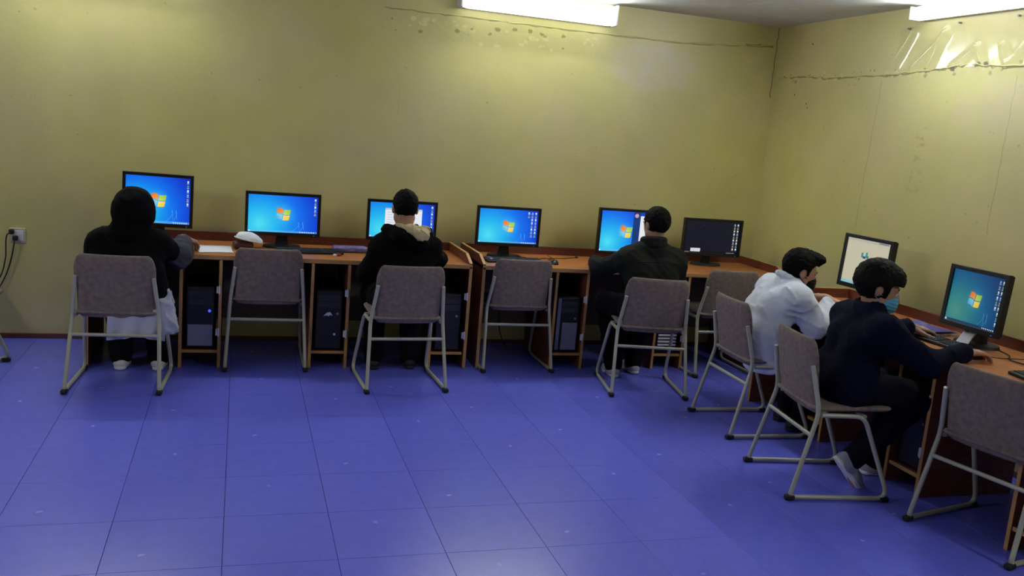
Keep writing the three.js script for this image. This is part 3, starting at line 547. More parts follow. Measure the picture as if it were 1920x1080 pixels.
{
  const g = (pts, r = 0.003) => sweep(new THREE.CatmullRomCurve3(pts.map((p) => V(...p))).getPoints(40), r, 7);
  const a = thing('power_cable', 'dark cable curling over the right desk behind the monitor', 'cable', [0, 0, 0]);
  part(a, 'cord', g([[3.86, DESK_H + 0.004, -3.66], [3.80, DESK_H + 0.004, -3.50], [3.72, DESK_H + 0.004, -3.42], [3.74, DESK_H + 0.004, -3.30], [3.86, DESK_H + 0.004, -3.22], [3.93, DESK_H + 0.004, -3.1]]), MAT.rubber); part(a, 'plug', box(0.03, 0.018, 0.02, 3.94, DESK_H + 0.009, -3.085, 0.004), MAT.rubber);
  const b = thing('network_cable', 'thin cable lying along the middle desk', 'cable', [0, 0, 0]);
  part(b, 'cord', g([[2.02, DESK_H + 0.003, -6.32], [2.12, DESK_H + 0.003, -6.2], [2.2, DESK_H + 0.003, -6.27], [2.36, DESK_H + 0.003, -6.3], [2.5, DESK_H + 0.003, -6.38]], 0.0025), MAT.rubber); part(b, 'plug', box(0.022, 0.012, 0.014, 2.51, DESK_H + 0.006, -6.385, 0.002), MAT.darkGrey);
  const c = thing('hanging_cable', 'black cable hanging below the middle desk behind the empty chair', 'cable', [0, 0, 0]);
  part(c, 'cord', g([[1.93, 0.66, -6.44], [1.94, 0.5, -6.40], [1.935, 0.3, -6.42], [1.95, 0.12, -6.40], [2.0, 0.008, -6.36]], 0.004), MAT.rubber); part(c, 'plug', box(0.03, 0.03, 0.02, 1.93, 0.675, -6.445, 0.004), MAT.rubber);
}
{ // wall socket with two plugs
  const t = thing('wall_socket', 'cream double wall socket at the far left with black plugs', 'socket', [-1.392, 0.70, ROOM.z0]);
  part(t, 'plate', new RoundedBoxGeometry(0.095, 0.1, 0.014, 3, 0.005).translate(0, 0, 0.008), MAT.socket);
  part(t, 'insert', new RoundedBoxGeometry(0.07, 0.07, 0.006, 2, 0.003).translate(0, 0, 0.016), MAT.white);
  for (const [x, y] of [[-0.03, 0.028], [-0.008, -0.014]]) {
    const p = part(t, 'plug', new RoundedBoxGeometry(0.03, 0.034, 0.036, 3, 0.008).translate(x, y, 0.036), MAT.rubber, 'black plug');
    const e = x < -0.02 ? [[x, y, 0.05], [x - 0.02, y - 0.02, 0.07], [x - 0.035, -0.15, 0.05], [-0.10, -0.28, 0.05], [-0.22, -0.44, 0.08], [-0.36, -0.62, 0.06], [-0.5, -0.692, 0.05]] : [[x, y, 0.05], [x - 0.005, y - 0.05, 0.06], [x - 0.03, -0.18, 0.05], [-0.08, -0.30, 0.05], [-0.17, -0.46, 0.09], [-0.30, -0.63, 0.08], [-0.46, -0.692, 0.09]];
    part(p, 'cord', sweep(new THREE.CatmullRomCurve3(e.map((q) => V(...q))).getPoints(40), 0.004, 7), MAT.rubber);
  }
}
{ // clear plastic film tacked under the right-hand lamp
  const t = thing('plastic_sheet', 'crumpled clear plastic film hung high on the right wall', 'plastic sheet', [ROOM.x1, 0, 0]);
  const FOLDS = [[-4.70, 2.47, -4.93, 2.27, 0.04, 0.03], [-4.70, 2.47, -4.80, 2.25, 0.035, 0.025], [-5.0, 2.50, -5.12, 2.31, 0.04, 0.03], [-4.42, 2.37, -4.60, 2.26, 0.03, 0.02], [-4.42, 2.37, -4.36, 2.26, 0.03, 0.02], [-4.24, 2.37, -4.18, 2.26, 0.03, 0.02], [-4.02, 2.42, -4.16, 2.26, 0.035, 0.025], [-3.8, 2.5, -3.95, 2.26, 0.035, 0.03]];
  const n = 150, m = 44, P = [], I = [], Uv = [];
  for (let j = 0; j <= m; j++) for (let i = 0; i <= n; i++) {
    const u = i / n, v = j / m, z = -5.12 + u * 1.9, y = 2.535 - v * 0.275 + 0.018 * noise(u * 9, 1, 3) * v;
    let ridges = 0.006 * noise(u * 6, v * 1.5, 25) + 0.006;
    for (const [z1, y1, z2, y2, hh, ww] of FOLDS) { const ex = z2 - z1, ey = y2 - y1, tt = clamp(((z - z1) * ex + (y - y1) * ey) / (ex * ex + ey * ey)), dd = Math.hypot(z - z1 - ex * tt, y - y1 - ey * tt); ridges += hh * Math.exp(-(dd * dd) / (ww * ww)); }
    P.push(-(0.012 + Math.max(0, ridges) * (0.35 + 0.65 * v)), y, z); Uv.push(u * 1.9, v * 0.275);
  }
  for (let j = 0; j < m; j++) for (let i = 0; i < n; i++) { const a = j * (n + 1) + i; I.push(a, a + n + 1, a + 1, a + 1, a + n + 1, a + n + 2); }
  const g = new THREE.BufferGeometry(); g.setAttribute('position', new THREE.Float32BufferAttribute(P, 3)); g.setAttribute('uv', new THREE.Float32BufferAttribute(Uv, 2)); g.setIndex(I); g.computeVertexNormals();
  part(t, 'film', g, PM({ color: 0xffffff, roughness: 0.14, transmission: 1, thickness: 0, ior: 1.5, side: THREE.DoubleSide }));
  for (let k = 0; k < 5; k++) part(t, 'tack', new THREE.CylinderGeometry(0.006, 0.006, 0.022, 10).rotateZ(Math.PI / 2).translate(-0.011, 2.527, -5.05 + k * 0.44), MAT.silver);
}

// ---------------------------------------------------------------- people
// implicit surfaces: tapered capsules and ellipsoids joined with a smooth minimum, meshed with surface nets
const cap = (a, b, ra, rb = ra) => ({ a, b, ra, rb });
const ell = (c, r, f) => ({ c, r, f });
function mesh(prims, { k = 0.03, cell = 0.012, warp, cut, grow = 0 } = {}) {
  const lo = [1e9, 1e9, 1e9], hi = [-1e9, -1e9, -1e9];
  const bb = prims.map((p) => {
    const l = [], h = [];
    for (let q = 0; q < 3; q++) {
      if (p.c) { const m = Math.max(...p.r) + grow; l[q] = p.c[q] - m; h[q] = p.c[q] + m; } else { const m = Math.max(p.ra, p.rb) + grow; l[q] = Math.min(p.a[q], p.b[q]) - m; h[q] = Math.max(p.a[q], p.b[q]) + m; }
      lo[q] = Math.min(lo[q], l[q]); hi[q] = Math.max(hi[q], h[q]);
    }
    return [l, h];
  });
  const mg = k + 3 * cell; const o = lo.map((v) => v - mg), n = hi.map((v, q) => Math.ceil((v + mg - o[q]) / cell) + 1);
  const F = new Float32Array(n[0] * n[1] * n[2]).fill(0.25), at = (i, j, l) => (l * n[1] + j) * n[0] + i;
  prims.forEach((p, pi) => {
    const [l, h] = bb[pi], s = l.map((v, q) => Math.max(0, Math.floor((v - mg - o[q]) / cell))), e = h.map((v, q) => Math.min(n[q] - 1, Math.ceil((v + mg - o[q]) / cell)));
    const kk = p.k ?? k;
    let ab, L2; if (!p.c) { ab = [p.b[0] - p.a[0], p.b[1] - p.a[1], p.b[2] - p.a[2]]; L2 = ab[0] ** 2 + ab[1] ** 2 + ab[2] ** 2 || 1e-9; }
    for (let z = s[2]; z <= e[2]; z++) for (let y = s[1]; y <= e[1]; y++) for (let x = s[0]; x <= e[0]; x++) {
      const X = o[0] + x * cell, Y = o[1] + y * cell, Z = o[2] + z * cell; let d;
      if (p.c) {
        let dx = X - p.c[0], dy = Y - p.c[1], dz = Z - p.c[2];
        if (p.f) { const f = p.f, a = dx * f.x[0] + dy * f.x[1] + dz * f.x[2], b = dx * f.y[0] + dy * f.y[1] + dz * f.y[2], c = dx * f.z[0] + dy * f.z[1] + dz * f.z[2]; dx = a; dy = b; dz = c; }
        const rx = p.r[0] + grow, ry = p.r[1] + grow, rz = p.r[2] + grow, k0 = Math.hypot(dx / rx, dy / ry, dz / rz), k1 = Math.hypot(dx / (rx * rx), dy / (ry * ry), dz / (rz * rz)) || 1e-6;
        d = k0 * (k0 - 1) / k1;
      } else {
        const px = X - p.a[0], py = Y - p.a[1], pz = Z - p.a[2], t = clamp((px * ab[0] + py * ab[1] + pz * ab[2]) / L2);
        d = Math.hypot(px - ab[0] * t, py - ab[1] * t, pz - ab[2] * t) - (p.ra + (p.rb - p.ra) * t) - grow;
      }
      const id = at(x, y, z), f0 = F[id];
      if (p.sub) { F[id] = Math.max(f0, -d); continue; }
      const hh = clamp(0.5 + 0.5 * (f0 - d) / kk); F[id] = f0 + (d - f0) * hh - kk * hh * (1 - hh);
    }
  });
  if (warp || cut) for (let z = 0; z < n[2]; z++) for (let y = 0; y < n[1]; y++) for (let x = 0; x < n[0]; x++) {
    const id = at(x, y, z); if (F[id] > 0.06 || F[id] < -0.08) continue;
    const X = o[0] + x * cell, Y = o[1] + y * cell, Z = o[2] + z * cell;
    if (warp) F[id] += warp(X, Y, Z); if (cut) F[id] = Math.max(F[id], cut(X, Y, Z));
  }
  const idx = new Int32Array(F.length).fill(-1), P = [], I = [];
  const E8 = [[0, 0, 0], [1, 0, 0], [0, 1, 0], [1, 1, 0], [0, 0, 1], [1, 0, 1], [0, 1, 1], [1, 1, 1]], ED = [[0, 1], [2, 3], [4, 5], [6, 7], [0, 2], [1, 3], [4, 6], [5, 7], [0, 4], [1, 5], [2, 6], [3, 7]];
  for (let z = 0; z < n[2] - 1; z++) for (let y = 0; y < n[1] - 1; y++) for (let x = 0; x < n[0] - 1; x++) {
    const v = E8.map((q) => F[at(x + q[0], y + q[1], z + q[2])]); let s = 0; for (const q of v) if (q < 0) s++;
    if (s === 0 || s === 8) continue;
    let sx = 0, sy = 0, sz = 0, c = 0;
    for (const [a, b] of ED) if ((v[a] < 0) !== (v[b] < 0)) { const t = v[a] / (v[a] - v[b]), A = E8[a], B = E8[b]; sx += A[0] + (B[0] - A[0]) * t; sy += A[1] + (B[1] - A[1]) * t; sz += A[2] + (B[2] - A[2]) * t; c++; }
    idx[at(x, y, z)] = P.length / 3; P.push(o[0] + (x + sx / c) * cell, o[1] + (y + sy / c) * cell, o[2] + (z + sz / c) * cell);
  }
  for (let z = 1; z < n[2] - 1; z++) for (let y = 1; y < n[1] - 1; y++) for (let x = 1; x < n[0] - 1; x++) {
    const a = F[at(x, y, z)] < 0;
    const quad = (b, q) => { if (a === (F[b] < 0)) return; const [i, j, k2, l] = q.map((t) => idx[t]); if (i < 0 || j < 0 || k2 < 0 || l < 0) return; if (a) I.push(i, j, k2, i, k2, l); else I.push(i, k2, j, i, l, k2); };
    quad(at(x + 1, y, z), [at(x, y - 1, z - 1), at(x, y, z - 1), at(x, y, z), at(x, y - 1, z)]);
    quad(at(x, y + 1, z), [at(x - 1, y, z - 1), at(x - 1, y, z), at(x, y, z), at(x, y, z - 1)]);
    quad(at(x, y, z + 1), [at(x - 1, y - 1, z), at(x, y - 1, z), at(x, y, z), at(x - 1, y, z)]);
  }
  const g = new THREE.BufferGeometry(); g.setAttribute('position', new THREE.Float32BufferAttribute(P, 3)); g.setIndex(I); g.computeVertexNormals();
  const uv = new Float32Array(P.length / 3 * 2); for (let i = 0; i < P.length / 3; i++) { uv[i * 2] = P[i * 3] + P[i * 3 + 2] * 0.7; uv[i * 2 + 1] = P[i * 3 + 1]; } g.setAttribute('uv', new THREE.BufferAttribute(uv, 2));
  return g;
}
const nrm = (v) => { const l = Math.hypot(...v) || 1; return v.map((q) => q / l); };
const cross = (a, b) => [a[1] * b[2] - a[2] * b[1], a[2] * b[0] - a[0] * b[2], a[0] * b[1] - a[1] * b[0]];
const add = (a, b, s = 1) => [a[0] + b[0] * s, a[1] + b[1] * s, a[2] + b[2] * s];
const mix = (a, b, t) => [a[0] + (b[0] - a[0]) * t, a[1] + (b[1] - a[1]) * t, a[2] + (b[2] - a[2]) * t];
const L = (r, u, f) => [r, u, -f];                 // right, up, forward -> local xyz

function handPrims(w, d, nUp, thumbSide, curl = [0.35, 0.45, 0.3], sc = 1, spread = 0.06) {
  d = nrm(d); let s = nrm(cross(d, nUp)); nUp = nrm(cross(s, d)); if (thumbSide < 0) s = s.map((q) => -q);   // s points to the thumb
  const at = (a, b, c) => add(add(add(w, d, a * sc), s, b * sc), nUp, c * sc), out = [];
  const F = [[0.026, 0.074, 0.0082], [0.009, 0.082, 0.0085], [-0.009, 0.076, 0.0081], [-0.025, 0.060, 0.0072]];
  out.push(cap(at(-0.02, 0, 0), at(0.02, 0, 0), 0.022 * sc, 0.02 * sc));
  F.forEach(([b]) => out.push(cap(at(0.015, b * 0.6, 0), at(0.08, b, 0.002), 0.0145 * sc, 0.0105 * sc)));
  const fingers = [];
  F.forEach(([b, len, r], i) => {
    let p = at(0.082, b, 0.002), ang = 0; const sp = (1.5 - i) * spread; const fd = nrm(add(d, s, sp));
    [0.46, 0.3, 0.24].forEach((q, j) => { ang += curl[j] * (1 + 0.08 * i); const dir = add(fd.map((v) => v * Math.cos(ang)), nUp, -Math.sin(ang)); const e = add(p, dir, len * q * sc); fingers.push({ ...cap(p, e, r * sc * (1 - j * 0.07), r * sc * (0.94 - j * 0.08)), k: j ? 0.004 : 0.006 }); p = e; });
  });
  let p = at(0.018, 0.026, -0.006), dir = nrm(add(add(d.map((v) => v * 0.75), s, 0.75), nUp, -0.28));
  [[0.042, 0.0125], [0.032, 0.0105], [0.026, 0.0092]].forEach(([len, r], j) => { const e = add(p, dir, len * sc); fingers.push({ ...cap(p, e, r * sc, r * 0.92 * sc), k: 0.008 }); p = e; dir = nrm(add(dir, d, 0.35)); });
  return [...out, ...fingers];
}
function headFrame(c, yaw, pitch, roll = 0) {
  const q = new THREE.Quaternion().setFromEuler(new THREE.Euler(pitch, yaw, roll, 'YXZ')); const ax = (v) => V(...v).applyQuaternion(q).toArray();
  const x = ax([1, 0, 0]), y = ax([0, 1, 0]), z = ax([0, 0, 1]);
  return { c, x, y, z, q, at: (r, u, f) => add(add(add(c, x, r), y, u), z, -f), loc: (X, Y, Z) => { const d = [X - c[0], Y - c[1], Z - c[2]]; const dot = (a) => d[0] * a[0] + d[1] * a[1] + d[2] * a[2]; return [dot(x), dot(y), -dot(z)]; } };
}
function headPrims(h, s = 1) {
  const a = (r, u, f) => h.at(r * s, u * s, f * s), e = (r, u, f, rr) => ell(a(r, u, f), rr.map((q) => q * s), h);
  return [
    e(0, 0.026, -0.012, [0.072, 0.088, 0.092]), { ...e(0, -0.012, 0.03, [0.062, 0.075, 0.062]), k: 0.02 }, { ...cap(a(0, -0.07, 0.025), a(0, -0.088, 0.062), 0.042 * s, 0.025 * s), k: 0.03 },
    { ...cap(a(-0.045, -0.055, 0.015), a(-0.018, -0.088, 0.055), 0.02 * s, 0.018 * s), k: 0.03 }, { ...cap(a(0.045, -0.055, 0.015), a(0.018, -0.088, 0.055), 0.02 * s, 0.018 * s), k: 0.03 },
    { ...cap(a(-0.036, 0.022, 0.070), a(0.036, 0.022, 0.070), 0.012 * s), k: 0.015 }, { ...cap(a(0, 0.012, 0.084), a(0, -0.026, 0.103), 0.007 * s, 0.0125 * s), k: 0.01 }, { ...cap(a(-0.012, -0.030, 0.092), a(0.012, -0.030, 0.092), 0.009 * s), k: 0.008 },
    { ...cap(a(-0.018, -0.056, 0.083), a(0.018, -0.056, 0.083), 0.0075 * s), k: 0.006 }, { ...cap(a(-0.014, -0.066, 0.082), a(0.014, -0.066, 0.082), 0.0075 * s), k: 0.006 }, { ...e(0, -0.088, 0.074, [0.02, 0.014, 0.014]), k: 0.012 },
    { ...e(-0.074, 0.0, -0.008, [0.011, 0.031, 0.019]), k: 0.008 }, { ...e(0.074, 0.0, -0.008, [0.011, 0.031, 0.019]), k: 0.008 },
    { ...e(-0.029, 0.004, 0.092, [0.014, 0.008, 0.012]), sub: 1 }, { ...e(0.029, 0.004, 0.092, [0.014, 0.008, 0.012]), sub: 1 },
  ];
}
const SKIN = () => PM({ color: new THREE.Color().setRGB(0.40, 0.22, 0.145), roughness: 0.55 });
const cloth = (hex, rough = 0.95) => PM({ color: hex, roughness: rough, specularIntensity: 0.25 });
const HAIR = PM({ color: 0x060505, roughness: 0.75, specularIntensity: 0.25 });
const EYE = M({ color: 0xe8e4de, roughness: 0.25 }), IRIS = M({ color: 0x140c08, roughness: 0.2 });
// soft swelling plus sharp creases that run slantwise over the cloth
const wrinkle = (amp, fr, sd) => (x, y, z) => amp * (0.8 * fbm(x * fr, y * fr * 1.4, z * fr + sd) + 0.6 * noise(x * fr * 0.6 + y * fr * 1.1, z * fr * 0.7, sd + 3)
  - 0.75 * Math.pow(1 - Math.abs(noise(x * fr * 0.9 + y * fr * 1.1, y * fr * 0.35 - z * fr * 0.9, sd + 11)), 10) + 0.12);

function person(o) {
  const t = thing('person', o.label, 'person', [o.at[0], 0, o.at[1]], Math.atan2(-o.face[0], -o.face[1]), 'people working at the computers');
  const J = o.J, hs = o.headScale || 1, H = headFrame(J.head, o.yaw || 0, o.pitch || 0, o.roll || 0), g = o.girth || 1;
  const torso = [
    cap(add(J.pelvis, [-0.07, 0, 0]), add(J.pelvis, [0.07, 0, 0]), 0.105 * g), cap(add(J.pelvis, [-0.055, 0.02, 0]), add(J.chest, [-0.075, 0, 0]), 0.085 * g, 0.088 * g), cap(add(J.pelvis, [0.055, 0.02, 0]), add(J.chest, [0.075, 0, 0]), 0.085 * g, 0.088 * g),
    cap(add(J.chest, [-0.07, 0, 0]), J.shL, 0.085 * g, 0.05 * g), cap(add(J.chest, [0.07, 0, 0]), J.shR, 0.085 * g, 0.05 * g), cap(J.shL, J.neck, 0.05 * g, 0.05), cap(J.shR, J.neck, 0.05 * g, 0.05),
  ];
  const arm = (s) => [cap(J['sh' + s], J['el' + s], 0.048 * g, 0.038 * g), cap(J['el' + s], J['wr' + s], 0.037 * g, 0.024)];
  const leg = (s) => [cap(J['hip' + s], J['kn' + s], 0.078 * g, 0.056), cap(J['kn' + s], J['an' + s], 0.054, 0.036)];
  const foot = (s) => { const a = J['an' + s], d = o.toe?.[s] || [0, -0.03, -1], n = nrm(d); return [cap(add(a, [0, -0.035, 0.025]), add(add(a, [0, -0.045, 0]), n, 0.13), 0.033, 0.027)]; };
  const neck = [cap(J.neck, add(H.at(0, -0.06 * hs, -0.01 * hs), [0, 0, 0]), 0.05, 0.046)];
  // body: one skin, hands and head on finer grids of their own
  const skin = [mesh([...torso, ...arm('L'), ...arm('R'), ...leg('L'), ...leg('R'), ...foot('L'), ...foot('R'), ...neck], { k: 0.04, cell: 0.014, grow: -0.004 }), mesh([...headPrims(H, hs), { ...neck[0], k: 0.03 }], { k: 0.02, cell: 0.0042 })];
  for (const s of ['L', 'R']) { const q = o.hand[s], hp = handPrims(J['wr' + s], q.d, q.n || [0, 1, 0], s === 'R' ? -1 : 1, q.curl, o.handScale || 1, q.spread); skin.push(mesh([cap(mix(J['wr' + s], J['el' + s], 0.25), J['wr' + s], 0.027, 0.024), ...hp], { k: 0.012, cell: 0.0033 })); }
  part(t, 'body', merge(skin), o.skin || SKIN());
  for (const s of [-1, 1]) { const e = part(t, 'eye', new THREE.SphereGeometry(0.0115 * hs, 16, 12).translate(...H.at(s * 0.029 * hs, 0.004 * hs, 0.0755 * hs)), EYE); part(e, 'iris', new THREE.SphereGeometry(0.0062 * hs, 12, 10).translate(...H.at(s * 0.029 * hs, 0.004 * hs, 0.0815 * hs)), IRIS); part(t, 'eyebrow', sweep([H.at((s * 0.029 - 0.017) * hs, 0.026 * hs, 0.079 * hs), H.at(s * 0.029 * hs, 0.0315 * hs, 0.083 * hs), H.at((s * 0.029 + 0.017) * hs, 0.026 * hs, 0.079 * hs)].map((p) => V(...p)), 0.0032 * hs, 6), HAIR); }
  const K = { t, H, J, hs, torso, arm, leg, foot, neck, g };
  if (o.hair) {
    const hp = o.hair; const a = (r, u, f) => H.at(r * hs, u * hs, f * hs);
    const pr = [ell(a(0, 0.034 + (hp.lift || 0), -0.016), [0.079 + hp.th, 0.092 + hp.th, 0.098 + hp.th].map((q) => q * hs), H), ...(hp.extra || []).map(([r, u, f, R]) => ({ ...ell(a(r, u, f), R.map((q) => q * hs), H), k: 0.03 }))];
    const cutf = (X, Y, Z) => { let [r, u, f] = H.loc(X, Y, Z).map((q) => q / hs); const line = hp.line ?? 0.05; const faceCut = Math.min(f - (hp.front ?? 0.035) - 0.6 * Math.max(0, u - 0.03), line - u) ; const nape = -(u + (hp.nape ?? 0.055) + 0.25 * f); const ear = Math.min(0.022 - Math.hypot(u + 0.0, f + 0.004), 1) ; return Math.max(faceCut, nape, Math.abs(r) > 0.06 ? ear : -1); };
    part(t, 'hair', mesh(pr, { k: 0.02, cell: 0.0048, cut: cutf, warp: (X, Y, Z) => 0.006 * hs * fbm(X * 45, Y * 45, Z * 45) + 0.004 * noise(X * 120, Y * 60, Z * 120) }), o.hairMat || HAIR, o.hairLabel);
  }
  if (o.mask) {
    const a = (r, u, f) => H.at(r * hs, u * hs, f * hs);
    const m = mesh([ell(a(0, -0.052, 0.055), [0.062 * hs, 0.055 * hs, 0.055 * hs], H), { ...cap(a(0, -0.022, 0.088), a(0, -0.07, 0.095), 0.016 * hs, 0.014 * hs), k: 0.02 }], { k: 0.01, cell: 0.004, cut: (X, Y, Z) => { const [r, u, f] = H.loc(X, Y, Z).map((q) => q / hs); return Math.max(-(f - 0.012), u + 0.008 - 0.1 * Math.max(0, f - 0.06)); }, warp: (X, Y, Z) => { const [r, u] = H.loc(X, Y, Z).map((q) => q / hs); return 0.0016 * Math.sin(u * 380); } });
    const mk = part(t, 'face_mask', m, o.mask, o.maskLabel);
    for (const s of [-1, 1]) part(mk, 'ear_loop', merge([[-0.028, -0.02], [-0.08, -0.034]].map(([u, e]) => sweep([a(s * 0.056, u, 0.04), a(s * 0.072, u * 0.6, 0.015), a(s * 0.079, e * 0.9, -0.016)].map((p) => V(...p)), 0.0018, 6))), o.mask);
  }
  o.dress(K); return t;
}
function shoes(K, m, sole, J, toe = {}) {
  for (const s of ['L', 'R']) {
    const a = J['an' + s], d = nrm(toe[s] || [0, -0.02, -1]), up = nrm(toe['u' + s] || [0, 1, 0]);
    const heel = add(add(a, up, -0.045), d, -0.035), ball = add(add(a, up, -0.052), d, 0.09), tip = add(add(a, up, -0.056), d, 0.15);
    const p = part(K.t, 'shoe', mesh([cap(heel, ball, 0.036, 0.038), cap(ball, tip, 0.038, 0.03), { ...cap(add(a, up, -0.01), add(a, up, -0.04), 0.046, 0.044), k: 0.03 }], { k: 0.02, cell: 0.006, cut: (X, Y, Z) => { const q = [X - a[0], Y - a[1], Z - a[2]]; const h = q[0] * up[0] + q[1] * up[1] + q[2] * up[2]; return Math.max(-(h + 0.074), h - 0.012); } }), m);
    const so = mesh([cap(add(heel, up, -0.024), add(ball, up, -0.018), 0.036, 0.039), cap(add(ball, up, -0.018), add(tip, up, -0.014), 0.039, 0.032)], { k: 0.02, cell: 0.006, cut: (X, Y, Z) => { const q = [X - a[0], Y - a[1], Z - a[2]]; const h = q[0] * up[0] + q[1] * up[1] + q[2] * up[2]; return Math.max(-(h + 0.0795), h + 0.058); } });
    part(p, 'sole', so, sole);
  }
}
const trousers = (K, m, g = 0.012, sd = 1, top = 0.66, seat = true) => part(K.t, 'trousers', mesh([...K.leg('L'), ...K.leg('R'), ...(seat ? [K.torso[0]] : [])], { k: 0.03, cell: 0.011, grow: g, warp: wrinkle(0.008, 9, sd), cut: (X, Y, Z) => Y - top }), m);

// --- the hooded person on the left
person({
  label: 'person in a black hood and cape writing at the far left desk', at: [-0.625, -5.52], face: [0.05, -1], pitch: -0.35, headScale: 0.97,
  J: { pelvis: L(0, 0.555, 0.0), chest: L(0.0, 0.76, 0.06), neck: L(0.02, 0.90, 0.09), head: L(0.035, 1.02, 0.12), shL: L(-0.135, 0.81, 0.07), shR: L(0.155, 0.82, 0.09), elL: L(-0.15, 0.66, 0.16), elR: L(0.27, 0.735, 0.24), wrL: L(-0.08, 0.775, 0.40), wrR: L(0.285, 0.815, 0.42), hipL: L(-0.085, 0.535, 0.02), hipR: L(0.085, 0.535, 0.02), knL: L(-0.1, 0.49, 0.40), knR: L(0.11, 0.49, 0.40), anL: L(-0.06, 0.082, 0.30), anR: L(0.16, 0.082, 0.30) },
  hand: { L: { d: [0.3, -0.05, -1], curl: [0.3, 0.4, 0.3] }, R: { d: [0.5, -0.3, -0.75], curl: [0.3, 0.5, 0.4] } },
  dress(K) {
    const { t, J, H } = K, black = cloth(0x07070a, 0.95, 0.2);
    part(t, 'hood', mesh([ell(H.at(0, 0.0, -0.02), [0.117, 0.128, 0.128], H), { ...ell(H.at(0, -0.05, -0.03), [0.115, 0.09, 0.11], H), k: 0.03 }, { ...cap(H.at(0, -0.06, -0.045), add(J.neck, [0, -0.03, 0.03]), 0.085, 0.09), k: 0.03 }, { ...cap(add(J.neck, [-0.02, -0.0, 0.01]), add(J.shL, [0.02, -0.02, 0.02]), 0.08, 0.07), k: 0.03 }, { ...cap(add(J.neck, [0.02, -0.0, 0.01]), add(J.shR, [-0.02, -0.02, 0.02]), 0.08, 0.07), k: 0.03 }], { k: 0.04, cell: 0.008, warp: wrinkle(0.008, 8, 4), cut: (X, Y, Z) => { const [r, u, f] = H.loc(X, Y, Z); return 0.058 - Math.hypot(r, (u + 0.02) * 0.7, Math.max(0, 0.09 - f) * 1.5); } }), black, 'black fabric hood');
    part(t, 'cape', mesh([...K.torso, cap(J.shL, J.elL, 0.062, 0.066), cap(J.shR, mix(J.shR, J.elR, 0.55), 0.06, 0.055), cap(add(J.chest, [-0.12, -0.05, 0.04]), add(J.pelvis, [-0.14, 0.02, 0.02]), 0.07, 0.075), cap(add(J.chest, [0.12, -0.05, 0.04]), add(J.pelvis, [0.16, 0.0, 0.0]), 0.07, 0.085), cap(J.elL, J.wrL, 0.06, 0.05)], { k: 0.06, cell: 0.011, grow: 0.012, warp: wrinkle(0.012, 7, 9), cut: (X, Y, Z) => 0.44 - Y }), black, 'loose black cape');
    part(t, 'sleeve', mesh([cap(mix(J.shR, J.elR, 0.35), J.elR, 0.06, 0.068), cap(J.elR, mix(J.elR, J.wrR, 0.72), 0.068, 0.05), cap(add(J.elR, [0, -0.03, 0]), add(mix(J.elR, J.wrR, 0.5), [0.01, -0.05, 0]), 0.055, 0.05)], { k: 0.03, cell: 0.008, grow: 0.003, warp: wrinkle(0.014, 13, 17) }), cloth(0x45454e, 0.9), 'dark grey gathered sleeve');
    trousers(K, cloth(0x0c0c12), 0.03, 3);
    // pale hem of the under-dress that hangs over the back of the seat
    const n = 26, P = [], I = []; for (const s of [0, 1]) for (let j = 0; j <= 8; j++) for (let i = 0; i <= n; i++) { const u = i / n, v = j / 8; P.push(-0.06 + u * 0.31, 0.475 - v * (0.17 + 0.012 * Math.sin(u * 7 + 1)), 0.15 + v * 0.012 + 0.016 * Math.sin(u * 17 + v * 2) * v + s * 0.004); }
    const w = n + 1, o2 = w * 9; for (let j = 0; j < 8; j++) for (let i = 0; i < n; i++) { const a = j * w + i; I.push(a, a + 1, a + w, a + 1, a + w + 1, a + w, o2 + a, o2 + a + w, o2 + a + 1, o2 + a + 1, o2 + a + w, o2 + a + w + 1); }
    const g = new THREE.BufferGeometry(); g.setAttribute('position', new THREE.Float32BufferAttribute(P, 3)); g.setIndex(I); g.setAttribute('uv', new THREE.Float32BufferAttribute(new Float32Array(P.length / 3 * 2), 2)); g.computeVertexNormals();
    part(t, 'dress_hem', g, PM({ color: 0xb4b6c6, roughness: 0.9, side: THREE.DoubleSide }), 'pale grey hem hanging from the seat');
    part(t, 'dress_side', mesh([cap([0.235, 0.56, 0.02], [0.27, 0.34, 0.02], 0.022, 0.032), cap([0.235, 0.52, -0.06], [0.265, 0.31, -0.06], 0.028, 0.036), cap([0.2, 0.5, 0.06], [0.22, 0.33, 0.06], 0.03, 0.03)], { k: 0.05, cell: 0.009, warp: wrinkle(0.012, 12, 6) }), PM({ color: 0xb4b6c6, roughness: 0.9 }), 'pale grey dress fold beside the seat');
    shoes(K, cloth(0xd6d6de, 0.6, 0), MAT.white, J);
  },
});

